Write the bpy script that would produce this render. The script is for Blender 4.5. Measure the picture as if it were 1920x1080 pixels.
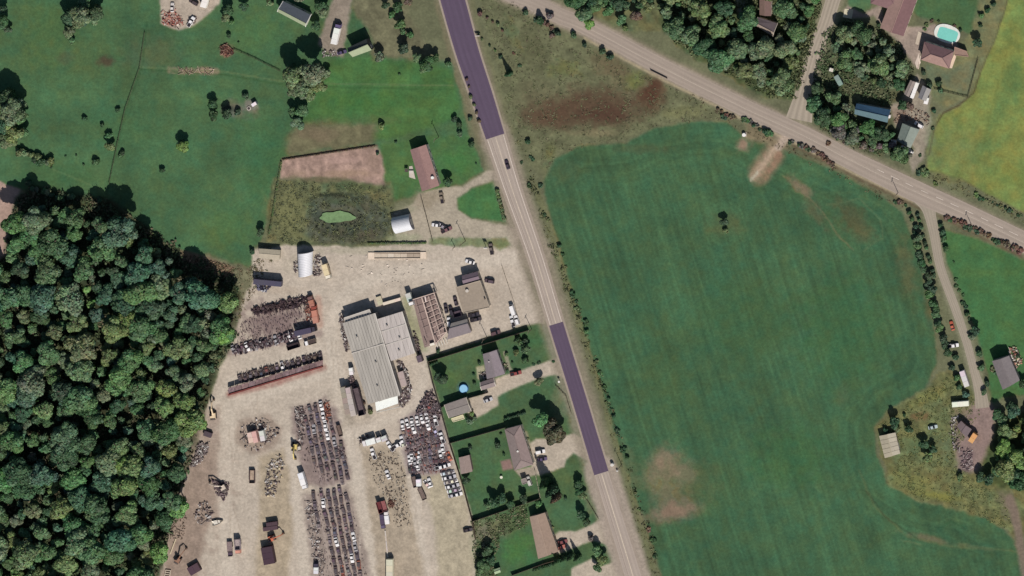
import bpy, math, random
import numpy as np
from mathutils import Vector, Matrix

random.seed(7); rng = np.random.default_rng(7)
scene = bpy.context.scene
for o in list(bpy.data.objects): bpy.data.objects.remove(o)

# ------------------------------------------------------------------ camera, sky, sun, exposure
S = 0.26                       # metres on the ground per photograph pixel
H = 2000.0                     # height of the camera
CX, CY = 560.0, 480.0          # the camera flies north-east of the scene (image north is +Y)
cam_d = bpy.data.cameras.new('camera'); cam = bpy.data.objects.new('camera', cam_d)
scene.collection.objects.link(cam); scene.camera = cam
cam.location = (CX, CY, H); cam.rotation_euler = (0, 0, 0)
WID = 1920 * S
cam_d.sensor_width = 36; cam_d.lens = 36 * H / WID
cam_d.shift_x = -CX / WID; cam_d.shift_y = -CY / WID
cam_d.clip_start = 10; cam_d.clip_end = 20000

SUN_EL = math.radians(43)
SX, SY = -0.42, 0.90           # direction in which shadows fall (x east, y north)
world = bpy.data.worlds.new('World'); scene.world = world; world.use_nodes = True
wn = world.node_tree.nodes; wl = world.node_tree.links
bg = wn['Background']; bg.inputs['Strength'].default_value = 0.06
sky = wn.new('ShaderNodeTexSky'); sky.sky_type = 'NISHITA'; sky.sun_disc = False
sky.sun_elevation = SUN_EL; sky.sun_rotation = math.atan2(-SX, -SY)
sky.air_density = 1.0; sky.dust_density = 1.0
wl.new(sky.outputs[0], bg.inputs['Color'])
sun_d = bpy.data.lights.new('sun', 'SUN'); sun = bpy.data.objects.new('sun', sun_d)
scene.collection.objects.link(sun)
sun_d.energy = 4.6; sun_d.angle = math.radians(0.5); sun_d.color = (1.0, 0.955, 0.90)
n_ = math.hypot(SX, SY)
tosun = Vector((-SX / n_ * math.cos(SUN_EL), -SY / n_ * math.cos(SUN_EL), math.sin(SUN_EL)))
sun.rotation_euler = tosun.to_track_quat('Z', 'Y').to_euler()
scene.view_settings.view_transform = 'Standard'; scene.view_settings.look = 'None'
scene.view_settings.gamma = 1; scene.view_settings.use_curve_mapping = False
scene.view_settings.exposure = 0.35
scene.render.engine = 'CYCLES'
EXPO = 1.42                    # display value of a white sheet lying in the sun
try:
    scene.cycles.filter_width = 1.5
except Exception: pass

# ------------------------------------------------------------------ helpers
def lin(c):
    c = c / 255.0
    return c / 12.92 if c <= 0.04045 else ((c + 0.055) / 1.055) ** 2.4
def A(c, k=1.0): return tuple(min(0.85, lin(v) / EXPO * k) for v in c)
def P(px, py, z=0.0):
    gx, gy = (px - 960) * S, (540 - py) * S
    k = (H - z) / H
    return (CX + (gx - CX) * k, CY + (gy - CY) * k)
def V3(px, py, z=0.0):
    x, y = P(px, py, z); return Vector((x, y, z))

def newmat(name, rough=0.9, metal=0.0, spec=0.3):
    m = bpy.data.materials.new(name); m.use_nodes = True
    b = m.node_tree.nodes['Principled BSDF']
    b.inputs['Roughness'].default_value = rough; b.inputs['Metallic'].default_value = metal
    b.inputs['Specular IOR Level'].default_value = spec
    return m, m.node_tree.nodes, m.node_tree.links, b

def grain(nd, lk, src, b, scale=1.0, amt=0.25, scale2=0.12, amt2=0.2, bump=0.0, coord='Object', stretch=None):
    """multiply a colour by two sizes of noise (wear and grain) and add fine relief"""
    tc = nd.new('ShaderNodeTexCoord'); vec = tc.outputs[coord]
    if stretch:
        mp = nd.new('ShaderNodeMapping'); mp.inputs['Scale'].default_value = stretch[0]
        mp.inputs['Rotation'].default_value = (0, 0, stretch[1])
        lk.new(vec, mp.inputs['Vector']); vec = mp.outputs[0]
    last = src
    for sc, am in ((scale, amt), (scale2, amt2)):
        n = nd.new('ShaderNodeTexNoise'); n.inputs['Scale'].default_value = sc; n.inputs['Detail'].default_value = 5
        n.inputs['Roughness'].default_value = 0.65; lk.new(vec, n.inputs['Vector'])
        mr = nd.new('ShaderNodeMapRange'); mr.inputs['From Min'].default_value = 0.25; mr.inputs['From Max'].default_value = 0.75
        mr.inputs['To Min'].default_value = 1 - am; mr.inputs['To Max'].default_value = 1 + am
        lk.new(n.outputs[0], mr.inputs['Value'])
        vm = nd.new('ShaderNodeVectorMath'); vm.operation = 'SCALE'
        lk.new(last, vm.inputs[0]); lk.new(mr.outputs[0], vm.inputs['Scale']); last = vm.outputs[0]
        if bump and sc == scale:
            bp = nd.new('ShaderNodeBump'); bp.inputs['Strength'].default_value = bump; bp.inputs['Distance'].default_value = 0.3
            lk.new(n.outputs[0], bp.inputs['Height']); lk.new(bp.outputs[0], b.inputs['Normal'])
    lk.new(last, b.inputs['Base Color'])

MC = {}
def M(rgb, rough=0.85, metal=0.0, amt=0.15, scale=1.2, bump=0.0, spec=0.3, k=1.0):
    key = (tuple(rgb), rough, metal, amt, scale, bump, k)
    if key in MC: return MC[key]
    m, nd, lk, b = newmat('surface_%d_%d_%d' % tuple(int(v) for v in rgb), rough, metal, spec)
    c = nd.new('ShaderNodeRGB'); c.outputs[0].default_value = (*A(rgb, k), 1)
    grain(nd, lk, c.outputs[0], b, scale, amt, scale * 0.15, amt * 0.7, bump)
    MC[key] = m; return m
def mat_object_colour(name, rough=0.5, metal=0.0, amt=0.1, scale=1.5, bump=0.0, spec=0.4, stretch=None):
    m, nd, lk, b = newmat(name, rough, metal, spec)
    oi = nd.new('ShaderNodeObjectInfo')
    grain(nd, lk, oi.outputs['Color'], b, scale, amt, scale * 0.2, amt, bump, stretch=stretch)
    return m
PAINT = mat_object_colour('vehicle_paint', 0.5, 0.0, 0.12)
SHEET = mat_object_colour('sheet_metal', 0.6, 0.0, 0.10, 1.2)
RUSTY = mat_object_colour('rusty_metal', 0.85, 0.0, 0.45, 1.4)
GLASS = M((28, 26, 34), 0.3, 0, 0.1)
TYRE = M((34, 30, 32), 0.9)
def mat_attr(name, rough=0.9, scale=1.5, amt=0.25, scale2=0.1, amt2=0.08, bump=0.3):
    m, nd, lk, b = newmat(name, rough, 0, 0.15)
    at = nd.new('ShaderNodeAttribute'); at.attribute_name = 'Col'
    grain(nd, lk, at.outputs['Color'], b, scale, amt, scale2, amt2, bump)
    return m
ROOFSHEET = mat_object_colour('weathered_roof_sheet', 0.6, 0.0, 0.16, 1.0, stretch=((1.6, .07, 1), math.radians(-17.5)))
SCRAP = mat_attr('scrap_surface', 0.7, 2.0, 0.25, bump=0)
GROUND = mat_attr('ground_surface', 0.95, 0.8, 0.17, 0.2, 0.11, 0.4)
# leaves: colour of the tree times natural variation
m, nd, lk, b = newmat('foliage', 0.6, 0, 0.2); LEAF = m
oi = nd.new('ShaderNodeObjectInfo'); at = nd.new('ShaderNodeAttribute'); at.attribute_name = 'Col'
mx = nd.new('ShaderNodeVectorMath'); mx.operation = 'MULTIPLY'
lk.new(oi.outputs['Color'], mx.inputs[0]); lk.new(at.outputs['Color'], mx.inputs[1])
grain(nd, lk, mx.outputs[0], b, 2.5, 0.25, 0.5, 0.25)
tr = nd.new('ShaderNodeBsdfTranslucent'); lk.new(mx.outputs[0], tr.inputs['Color'])
ms = nd.new('ShaderNodeMixShader'); ms.inputs[0].default_value = 0.18
lk.new(b.outputs[0], ms.inputs[1]); lk.new(tr.outputs[0], ms.inputs[2])
lk.new(ms.outputs[0], nd['Material Output'].inputs['Surface'])
BARK = M((96, 84, 74), 0.9, 0, 0.3)

link = scene.collection.objects.link
def tag(o, label=None, cat=None, group=None, kind=None):
    if label: o['label'] = label
    if cat: o['category'] = cat
    if group: o['group'] = group
    if kind: o['kind'] = kind
    return o
def thing(name, label, cat, loc=(0, 0, 0), rz=0.0, group=None):
    o = bpy.data.objects.new(name, None); link(o); o.empty_display_size = 0.5
    o.location = loc; o.rotation_euler = (0, 0, rz)
    return tag(o, label, cat, group)
def place(name, me, parent=None, loc=(0, 0, 0), rz=0.0, sc=None, color=None):
    o = bpy.data.objects.new(name, me); link(o); o.parent = parent
    o.location = loc; o.rotation_euler = (0, 0, rz)
    if sc is not None: o.scale = sc if hasattr(sc, '__len__') else (sc, sc, sc)
    if color is not None: o.color = (*color, 1)
    return o

class MB:
    def __init__(s, org=(0, 0, 0)): s.v = []; s.f = []; s.c = []; s.org = Vector(org)
    def face(s, pts, col=None):
        i = len(s.v); s.v += [tuple(Vector(p) - s.org) for p in pts]; s.f.append(tuple(range(i, i + len(pts)))); s.c.append(col)
    def mesh8(s, q, col=None):                       # q: bottom 4 then top 4
        i = len(s.v); s.v += [tuple(Vector(p) - s.org) for p in q]
        for f in ((3, 2, 1, 0), (4, 5, 6, 7), (0, 1, 5, 4), (1, 2, 6, 5), (2, 3, 7, 6), (3, 0, 4, 7)):
            s.f.append(tuple(i + k for k in f)); s.c.append(col)
    def box(s, c, d, rz=0.0, col=None, top=1.0, tilt=None):
        """box centred on c with size d, optional narrower top"""
        ca, sa = math.cos(rz), math.sin(rz); q = []
        for z, k in ((-.5, 1), (.5, top)):
            for x, y in ((-.5, -.5), (.5, -.5), (.5, .5), (-.5, .5)):
                p = Vector((x * d[0] * k, y * d[1] * k, z * d[2]))
                if tilt is not None: p = tilt @ p
                q.append(Vector((c[0] + p.x * ca - p.y * sa, c[1] + p.x * sa + p.y * ca, c[2] + p.z)))
        s.mesh8(q, col)
    def bar(s, a, b, w, h=None, col=None):
        a, b = Vector(a), Vector(b); d = (b - a); h = h or w
        if d.length < 1e-6: return
        d.normalize(); up = Vector((0, 0, 1)) if abs(d.z) < .9 else Vector((1, 0, 0))
        r = d.cross(up).normalized() * w / 2; u = r.cross(d).normalized() * h / 2
        s.mesh8([a - r - u, b - r - u, b + r - u, a + r - u, a - r + u, b - r + u, b + r + u, a + r + u], col)
    def cyl(s, c, r, h, n=10, axis='Z', r2=None, col=None):
        r2 = r if r2 is None else r2; lo, hi = [], []
        for k in range(n):
            a = 2 * math.pi * k / n; ca, sa = math.cos(a), math.sin(a)
            for L, rr, t in ((lo, r, -h / 2), (hi, r2, h / 2)):
                if axis == 'Z': L.append((c[0] + rr * ca, c[1] + rr * sa, c[2] + t))
                elif axis == 'Y': L.append((c[0] + rr * ca, c[1] + t, c[2] + rr * sa))
                else: L.append((c[0] + t, c[1] + rr * ca, c[2] + rr * sa))
        for k in range(n):
            j = (k + 1) % n; s.face([lo[k], lo[j], hi[j], hi[k]], col)
        s.face(lo[::-1], col); s.face(hi, col)
    def data(s, name, mat):
        me = bpy.data.meshes.new(name); me.from_pydata(s.v, [], s.f)
        if any(c is not None for c in s.c):
            ca = me.color_attributes.new('Col', 'FLOAT_COLOR', 'CORNER'); arr = []
            for f, c in zip(s.f, s.c): arr += [*(c or (.3, .3, .3)), 1] * len(f)
            ca.data.foreach_set('color', arr)
        me.materials.append(mat); me.update(); return me
    def build(s, name, mat, parent=None, color=None, loc=(0, 0, 0)):
        return place(name, s.data(name, mat), parent, loc, color=color)

# ------------------------------------------------------------------ noise and masks for the ground
def vnoise(x, y, seed):
    r = np.random.default_rng(seed).random((256, 256))
    xi = np.floor(x).astype(int); yi = np.floor(y).astype(int); fx = x - xi; fy = y - yi
    fx = fx * fx * (3 - 2 * fx); fy = fy * fy * (3 - 2 * fy)
    a = r[xi & 255, yi & 255]; b_ = r[(xi + 1) & 255, yi & 255]; c = r[xi & 255, (yi + 1) & 255]; d = r[(xi + 1) & 255, (yi + 1) & 255]
    return (a * (1 - fx) + b_ * fx) * (1 - fy) + (c * (1 - fx) + d * fx) * fy
def fbm(x, y, seed, o=4):
    t = 0; a = 1; w = 0
    for k in range(o):
        t = t + a * vnoise(x * 2 ** k + 17 * k, y * 2 ** k + 31 * k, seed + k); w += a; a *= .55
    return t / w
def sdist(px, py, poly):
    """signed distance (positive inside) to a polygon"""
    n = len(poly); d = np.full(px.shape, 1e9); ins = np.zeros(px.shape, bool)
    for i in range(n):
        x1, y1 = poly[i]; x2, y2 = poly[(i + 1) % n]; ex, ey = x2 - x1, y2 - y1
        t = np.clip(((px - x1) * ex + (py - y1) * ey) / (ex * ex + ey * ey + 1e-9), 0, 1)
        d = np.minimum(d, (px - x1 - t * ex) ** 2 + (py - y1 - t * ey) ** 2)
        if y1 != y2:
            c = ((y1 > py) != (y2 > py)) & (px < ex * (py - y1) / ey + x1); ins ^= c
    return np.where(ins, 1, -1) * np.sqrt(d)
def inpoly(x, y, poly):
    r = False; n = len(poly)
    for i in range(n):
        x1, y1 = poly[i]; x2, y2 = poly[(i + 1) % n]
        if (y1 > y) != (y2 > y) and x < (x2 - x1) * (y - y1) / (y2 - y1) + x1: r = not r
    return r
def ldist(px, py, line):
    d = np.full(px.shape, 1e9)
    for (x1, y1), (x2, y2) in zip(line[:-1], line[1:]):
        ex, ey = x2 - x1, y2 - y1
        t = np.clip(((px - x1) * ex + (py - y1) * ey) / (ex * ex + ey * ey + 1e-9), 0, 1)
        d = np.minimum(d, (px - x1 - t * ex) ** 2 + (py - y1 - t * ey) ** 2)
    return np.sqrt(d)

CELL = 2.5
gx = np.arange(-60, 1981, CELL); gy = np.arange(-60, 1141, CELL)
PX, PY = np.meshgrid(gx, gy); NY, NX = PX.shape
COL = np.zeros((NY, NX, 3)); LAB = np.zeros((NY, NX), int); LABN = ['rough_grass']
def tgt(c): return np.array(c, float)
WX = (fbm(PX / 14, PY / 14, 50) - .5); WY = (fbm(PX / 14, PY / 14, 60) - .5)
def region(name, poly, col, soft=3, warp=6, amt=.0, nscale=20, seed=0, alpha=1.0):
    x = PX + WX * warp * 2; y = PY + WY * warp * 2
    xs = [p[0] for p in poly]; ys = [p[1] for p in poly]; mg = soft + warp + 4
    j0, j1 = np.searchsorted(gx, [min(xs) - mg, max(xs) + mg]); i0, i1 = np.searchsorted(gy, [min(ys) - mg, max(ys) + mg])
    if j1 <= j0 or i1 <= i0: return
    sl = (slice(i0, i1), slice(j0, j1)); d = sdist(x[sl], y[sl], poly)
    a = np.clip(d / (2 * soft) + .5, 0, 1) * alpha; a = a * a * (3 - 2 * a) if alpha == 1 else a
    c = tgt(col)[None, None, :] * np.ones((*d.shape, 1))
    if amt: c = c * (1 + amt * 2 * (fbm(PX[sl] / nscale, PY[sl] / nscale, 100 + seed) - .5)[..., None])
    COL[sl] = COL[sl] * (1 - a[..., None]) + c * a[..., None]
    if name:
        if name not in LABN: LABN.append(name)
        LAB[sl][d > 0] = LABN.index(name)
def blob(cx, cy, rx, ry, col, alpha=.8, rot=0, seed=3, rag=.6):
    c, s_ = math.cos(math.radians(rot)), math.sin(math.radians(rot)); dx = PX - cx; dy = PY - cy
    u = (dx * c + dy * s_) / rx; v = (-dx * s_ + dy * c) / ry
    r = np.sqrt(u * u + v * v) + rag * 2 * (fbm(PX / 12, PY / 12, seed * 7 + int(cx) % 90) - .5)
    a = np.clip(1.25 - r, 0, 1); a = (a * a * (3 - 2 * a) * alpha)[..., None]
    COL[:] = COL * (1 - a) + tgt(col) * a
def stroke(line, w, col, alpha=.8, soft=1.5, warp=1.0, rag=0.0, seed=1):
    xs = [p[0] for p in line]; ys = [p[1] for p in line]; mg = w + soft + 6
    j0, j1 = np.searchsorted(gx, [min(xs) - mg, max(xs) + mg]); i0, i1 = np.searchsorted(gy, [min(ys) - mg, max(ys) + mg])
    if j1 <= j0 or i1 <= i0: return
    sl = (slice(i0, i1), slice(j0, j1))
    d = ldist(PX[sl] + WX[sl] * warp * 2, PY[sl] + WY[sl] * warp * 2, line)
    a = np.clip((w / 2 - d) / soft + .5, 0, 1) * alpha
    if rag: a = a * np.clip(1 + rag * 4 * (fbm(PX[sl] / 7, PY[sl] / 7, seed) - .5), 0, 1.2)
    a = np.clip(a, 0, 1)[..., None]; COL[sl] = COL[sl] * (1 - a) + tgt(col) * a

HWY = [(760, -330, 43), (825, -90, 43), (849, 0, 43), (877, 100, 41), (904, 180, 38), (929, 257, 34), (962, 360, 29), (1004, 480, 26), (1042, 605, 25), (1085, 745, 25), (1127, 885, 26), (1187, 1080, 30), (1250, 1290, 30)]
RD2 = [(700, -150, 30), (900, -38, 30), (1000, 6, 30), (1050, 30, 30), (1105, 53, 30), (1250, 130, 31), (1396, 202, 32), (1500, 250, 34), (1600, 302, 36), (1720, 360, 40), (1800, 396, 38), (1925, 456, 38), (2200, 590, 38)]
SIDE = [(1610, -150, 27), (1562, 0, 27), (1548, 45, 27), (1531, 90, 27), (1510, 170, 34), (1498, 225, 50)]
LANE = [(1735, 372, 44), (1742, 395, 24), (1752, 440, 18), (1763, 500, 16), (1790, 575, 16), (1812, 640, 15), (1828, 700, 16), (1838, 735, 22), (1842, 765, 26)]
h2 = [(p[0], p[1]) for p in HWY]; r2 = [(p[0], p[1]) for p in RD2]

COL[:] = tgt((104, 106, 80)); COL *= (1 + .3 * (fbm(PX / 30, PY / 30, 9) - .5))[..., None]
# --- west: pasture and wood
region('pasture', [(-90, -90), (742, -90), (735, 20), (745, 60), (800, 112), (848, 118), (880, 250), (905, 318), (860, 345), (830, 352), (735, 350), (510, 350), (505, 400), (470, 502), (330, 470), (210, 378), (20, 352), (-90, 340)], (70, 103, 70), 4, 3, .16, 60, 1)
for a in ((90, 60, 60, 80, (78, 104, 62), .7), (160, 110, 70, 40, (80, 102, 64), .6), (480, 60, 60, 50, (80, 112, 68), .7), (230, 240, 80, 50, (64, 100, 66), .5), (420, 430, 50, 50, (82, 110, 62), .5), (280, 100, 60, 40, (84, 98, 70), .6),
          (500, 300, 60, 100, (60, 100, 64), .5), (100, 330, 90, 30, (62, 102, 66), .5), (450, 120, 60, 30, (64, 100, 70), .5), (600, 30, 30, 60, (80, 104, 66), .4)): blob(*a)
region('lawn', [(618, 112), (700, 105), (846, 128), (862, 200), (850, 225), (725, 262), (600, 262), (560, 230), (600, 160)], (70, 108, 62), 6, 5, .16, 30, 2)
region(None, [(560, 232), (640, 228), (715, 232), (700, 272), (540, 296), (535, 262)], (108, 104, 78), 12, 8, .2, 14, 3)
blob(600, 252, 45, 16, (122, 106, 86), .6); blob(680, 190, 90, 22, (66, 110, 58), .6); blob(700, 225, 60, 10, (90, 104, 66), .5)
region('lawn', [(712, 272), (765, 262), (800, 255), (880, 255), (905, 318), (868, 345), (825, 352), (790, 362), (735, 378), (720, 350)], (72, 108, 66), 4, 3, .12, 30, 4)
blob(860, 300, 30, 25, (66, 116, 62), .6)
region('rough_grass', [(650, -60), (742, -60), (770, 40), (810, 100), (790, 110), (700, 112), (690, 60), (660, 20)], (106, 104, 80), 8, 8, .25, 14, 5)
region('gravel_drive', [(640, -60), (668, -60), (656, 20), (650, 60), (645, 108), (612, 100), (596, 84), (606, 50), (622, 0)], (142, 130, 116), 4, 4, .08, 14, 6)
region('gravel_drive', [(305, -60), (420, -60), (412, 5), (385, 32), (355, 52), (335, 57), (302, 45), (300, 0)], (176, 162, 146), 3, 3, .1, 12, 7)
blob(320, 38, 16, 14, (170, 120, 105), .8)
blob(200, 115, 20, 12, (78, 68, 52), .9); blob(120, 110, 20, 14, (86, 92, 64), .6)
blob(426, 95, 15, 13, (150, 118, 100), .95, 0, 3, .35)
stroke([(318, 132), (345, 134), (380, 132), (405, 134)], 12, (150, 128, 108), .8, 5, 4, .6); stroke([(345, 134), (395, 132)], 6, (168, 136, 116), .7, 3, 3)
stroke([(262, 126), (330, 130), (420, 134), (525, 152), (640, 158), (850, 160)], 3, (98, 118, 80), .6, 2, 1); stroke([(262, 130), (420, 140), (525, 158), (640, 164), (850, 168)], 3, (52, 84, 48), .5, 2, 1)
stroke([(100, 318), (150, 338), (190, 358)], 3, (92, 120, 82), .5, 2, 1)
stroke([(275, 40), (268, 120), (235, 205), (222, 260), (200, 365)], 3, (50, 80, 50), .5, 2, 3, .5)
stroke([(425, 84), (480, 108), (525, 132)], 3, (52, 72, 46), .5, 2, 1)
blob(445, 205, 36, 18, (104, 104, 92), .9, 10); blob(470, 198, 16, 14, (128, 122, 112), .9); blob(425, 204, 18, 10, (60, 66, 58), .8)
region('bare_soil', [(-90, 330), (0, 342), (38, 354), (25, 385), (18, 440), (14, 480), (-90, 520)], (170, 144, 130), 3, 4, .06, 20, 8)
region('forest_floor', [(30, 378), (60, 350), (200, 372), (330, 470), (410, 500), (448, 520), (452, 560), (432, 640), (405, 690), (385, 770), (362, 845), (335, 935), (312, 1030), (288, 1200), (-90, 1200), (-90, 520), (10, 480)], (56, 62, 42), 8, 8, .4, 16, 9)
region('rough_grass', [(330, 468), (400, 480), (470, 500), (472, 470), (500, 455), (520, 470), (500, 520), (470, 560), (445, 600), (450, 540), (430, 520), (350, 492)], (110, 108, 84), 6, 8, .25, 10, 10)
region('hay_strip', [(330, 466), (372, 476), (440, 500), (438, 520), (400, 512), (345, 492)], (122, 104, 84), 3, 3, .25, 6, 11)
# --- pond paddock
region('rough_grass', [(512, 335), (735, 340), (742, 460), (690, 462), (540, 462), (498, 450), (502, 400)], (100, 104, 74), 5, 6, .35, 8, 12)
blob(540, 400, 42, 55, (116, 116, 78), .85)
region('bare_soil', [(528, 298), (620, 284), (706, 274), (718, 300), (722, 348), (700, 348), (650, 336), (600, 334), (522, 336)], (160, 134, 121), 4, 4, .25, 9, 13)
blob(610, 336, 60, 7, (112, 100, 78), .8); blob(560, 325, 30, 8, (150, 128, 108), .6); blob(700, 300, 14, 24, (140, 118, 104), .6); blob(640, 300, 40, 8, (180, 150, 138), .6); blob(650, 325, 60, 8, (150, 126, 104), .6); blob(545, 335, 20, 6, (108, 104, 78), .7)
stroke([(528, 298), (620, 283), (706, 272)], 3, (86, 66, 54), .8, 2, 1); stroke([(528, 298), (510, 352), (502, 440)], 3, (74, 82, 54), .6, 2, 2)
region('pond_bank', [(585, 372), (640, 362), (690, 368), (725, 395), (735, 435), (690, 456), (600, 456), (575, 440), (580, 400)], (80, 86, 72), 8, 8, .35, 8, 14)
blob(640, 382, 50, 14, (70, 82, 60), .8); blob(660, 350, 70, 10, (74, 92, 62), .6); blob(630, 365, 40, 5, (44, 54, 38), .7)
blob(690, 440, 36, 16, (92, 84, 66), .7); blob(640, 425, 50, 10, (74, 84, 70), .7); blob(632, 388, 40, 7, (88, 90, 80), .8)
stroke([(582, 372), (620, 364), (668, 372)], 4, (44, 48, 36), .7, 3, 2, .5)
stroke([(668, 372), (685, 395)], 3, (50, 48, 38), .6, 3, 2)
# --- scrapyard
region('gravel_yard', [(470, 468), (535, 460), (690, 463), (800, 458), (900, 462), (955, 452), (970, 468), (990, 525), (1025, 600), (1020, 606), (985, 610), (860, 650), (806, 668), (800, 690), (812, 720), (832, 790), (858, 870), (884, 960), (893, 1010), (896, 1200), (285, 1200), (305, 1050), (325, 970), (345, 895), (372, 830), (392, 750), (410, 695), (430, 662), (450, 600), (455, 560), (475, 530)], (186, 173, 157), 3, 4, .05, 26, 15)
for a in ((385, 900, 55, 120, (152, 134, 120), .85), (345, 1040, 40, 60, (150, 132, 118), .7), (400, 790, 16, 40, (154, 136, 124), .6), (478, 818, 40, 34, (158, 140, 124), .7), (515, 900, 26, 50, (160, 146, 122), .7), (620, 830, 30, 70, (150, 134, 128), .75),
          (640, 1000, 44, 90, (160, 146, 132), .7), (730, 900, 34, 60, (160, 150, 130), .7), (740, 1000, 28, 90, (165, 154, 136), .6), (850, 1010, 34, 80, (164, 152, 130), .75), (860, 930, 20, 50, (168, 160, 134), .6), (880, 1040, 16, 50, (150, 150, 118), .6),
          (515, 605, 76, 40, (128, 110, 106), .95), (520, 545, 60, 10, (176, 160, 142), .5), (788, 600, 12, 50, (152, 148, 116), .8), (790, 650, 20, 12, (148, 152, 124), .7), (510, 1040, 40, 50, (172, 158, 138), .6), (525, 970, 30, 20, (166, 152, 130), .6),
          (930, 560, 26, 50, (166, 153, 138), .5), (800, 800, 40, 60, (150, 136, 130), .7), (560, 495, 50, 24, (176, 166, 146), .4), (870, 660, 50, 8, (140, 146, 116), .5), (720, 870, 30, 14, (150, 140, 122), .5), (690, 470, 110, 8, (160, 154, 132), .5)): blob(*a)
for l, w in (([(1000, 480), (830, 500), (700, 520), (640, 560), (618, 620), (632, 700), (650, 800), (672, 900), (690, 1000), (700, 1100)], 26), ([(620, 690), (540, 720), (430, 760), (420, 900), (430, 1100)], 26), ([(800, 690), (780, 760), (700, 800), (650, 820)], 18), ([(600, 655), (500, 690), (430, 715), (400, 760)], 16),
             ([(760, 830), (775, 930), (800, 1100)], 20), ([(545, 820), (560, 950), (575, 1100)], 20)): stroke(l, w, (196, 184, 168), .7, 8, 3)
for pl, cc_ in (([(547, 765), (610, 746), (630, 768), (658, 898), (604, 914), (574, 906), (556, 850)], (138, 122, 116)), ([(566, 928), (654, 912), (704, 1110), (590, 1110)], (152, 138, 128)), ([(486, 858), (530, 842), (542, 900), (548, 1000), (540, 1110), (478, 1110), (486, 960)], (169, 154, 132)),
                ([(676, 838), (740, 832), (760, 880), (800, 1110), (712, 1110), (690, 940)], (166, 152, 133)), ([(790, 890), (830, 880), (878, 960), (890, 1110), (826, 1110), (812, 960)], (171, 160, 137)), ([(372, 838), (398, 850), (392, 960), (362, 1110), (296, 1110), (330, 950)], (151, 133, 119)),
                ([(748, 790), (815, 755), (850, 870), (836, 886), (765, 888)], (140, 126, 124)), ([(752, 560), (768, 556), (795, 655), (783, 668)], (152, 150, 120)), ([(448, 790), (500, 776), (528, 800), (516, 840), (470, 852), (446, 830)], (156, 140, 126)), ([(652, 706), (742, 690), (690, 790), (640, 800)], (170, 158, 142))):
    region(None, pl, cc_, 7, 6, .12, 10, int(cc_[0]))
for k in range(26):
    x0, y0 = random.choice([(640, 560), (620, 640), (655, 800), (690, 980), (430, 800), (430, 950), (780, 940), (560, 930), (600, 700), (480, 740)])
    x0 += random.uniform(-14, 14); L = random.uniform(40, 90); dx = random.uniform(-.1, .3)
    stroke([(x0, y0), (x0 + dx * L * .6, y0 + L * .5), (x0 + dx * L, y0 + L)], 1.8, random.choice([(168, 154, 138), (204, 192, 176)]), .5, 1.5, 2)
stroke([(430, 740), (520, 718), (607, 690)], 10, (150, 112, 102), .7, 6, 2, .3); stroke([(596, 560), (600, 610)], 12, (176, 136, 120), .5, 6, 2)
stroke([(430, 662), (520, 642), (600, 625)], 12, (140, 122, 116), .6, 6, 2)
stroke([(1010, 470), (1000, 500), (1020, 560)], 10, (172, 158, 144), .4, 8, 3)
# house drive, island lawn
region('gravel_drive', [(786, 362), (828, 352), (868, 350), (915, 318), (945, 320), (960, 350), (925, 338), (885, 352), (858, 372), (858, 392), (884, 410), (940, 420), (975, 430), (968, 468), (900, 462), (895, 448), (850, 446), (800, 458), (745, 460), (735, 400), (775, 380)], (168, 157, 139), 3, 3, .06, 14, 16)
blob(800, 372, 26, 24, (140, 128, 108), .7); blob(755, 445, 34, 12, (150, 152, 124), .7); blob(760, 390, 30, 12, (140, 138, 112), .6)
region('lawn', [(858, 372), (885, 354), (925, 340), (945, 400), (948, 416), (925, 413), (884, 408), (858, 392)], (72, 112, 66), 3, 2, .1, 20, 17)
region('lawn', [(808, 446), (860, 446), (910, 448), (950, 446), (958, 460), (938, 470), (925, 462), (860, 462), (805, 456)], (118, 130, 98), 4, 3, .15, 8, 18)
blob(940, 458, 16, 9, (92, 112, 78), .8)
# --- residential strip
region('lawn', [(800, 672), (990, 613), (1012, 606), (1026, 612), (1036, 640), (1062, 700), (1100, 820), (1128, 930), (1150, 1010), (1160, 1200), (893, 1200), (893, 1010), (884, 960), (845, 830), (806, 690)], (72, 100, 68), 3, 2, .10, 40, 19)
for a in ((1000, 635, 26, 18, (66, 104, 66), .7), (840, 710, 26, 20, (74, 112, 68), .5), (900, 900, 30, 50, (66, 106, 70), .5), (1050, 660, 14, 10, (98, 112, 84), .6), (1046, 760, 14, 50, (104, 110, 84), .7), (1062, 900, 20, 30, (82, 104, 66), .6), (970, 1030, 40, 36, (64, 116, 60), .6), (920, 990, 36, 26, (118, 122, 92), .8), (1105, 920, 10, 60, (112, 116, 88), .7),
          (940, 990, 30, 20, (96, 104, 76), .6), (940, 880, 14, 30, (76, 114, 70), .5), (870, 795, 30, 14, (82, 110, 70), .5), (1110, 1060, 12, 30, (84, 120, 80), .5), (905, 1000, 26, 20, (120, 110, 96), .6)): blob(*a)
drives = [[(905, 738), (925, 712), (945, 703), (965, 698), (1048, 670), (1066, 712), (1040, 702), (1000, 714), (955, 732), (934, 744), (934, 760), (905, 778), (880, 790), (872, 748)],
          [(985, 835), (1005, 822), (1040, 824), (1075, 812), (1100, 828), (1112, 870), (1075, 850), (1062, 862), (1058, 876), (1010, 892), (1000, 880)],
          [(1030, 1012), (1048, 996), (1080, 996), (1105, 985), (1142, 966), (1158, 1000), (1165, 1045), (1135, 1020), (1110, 1014), (1070, 1030), (1045, 1040)],
          [(1072, 1066), (1110, 1046), (1128, 1062), (1160, 1050), (1200, 1200), (1060, 1200)]]
for k, dv in enumerate(drives): region('gravel_drive', dv, (180, 167, 150), 2.5, 2, .06, 14, 20 + k)
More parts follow.
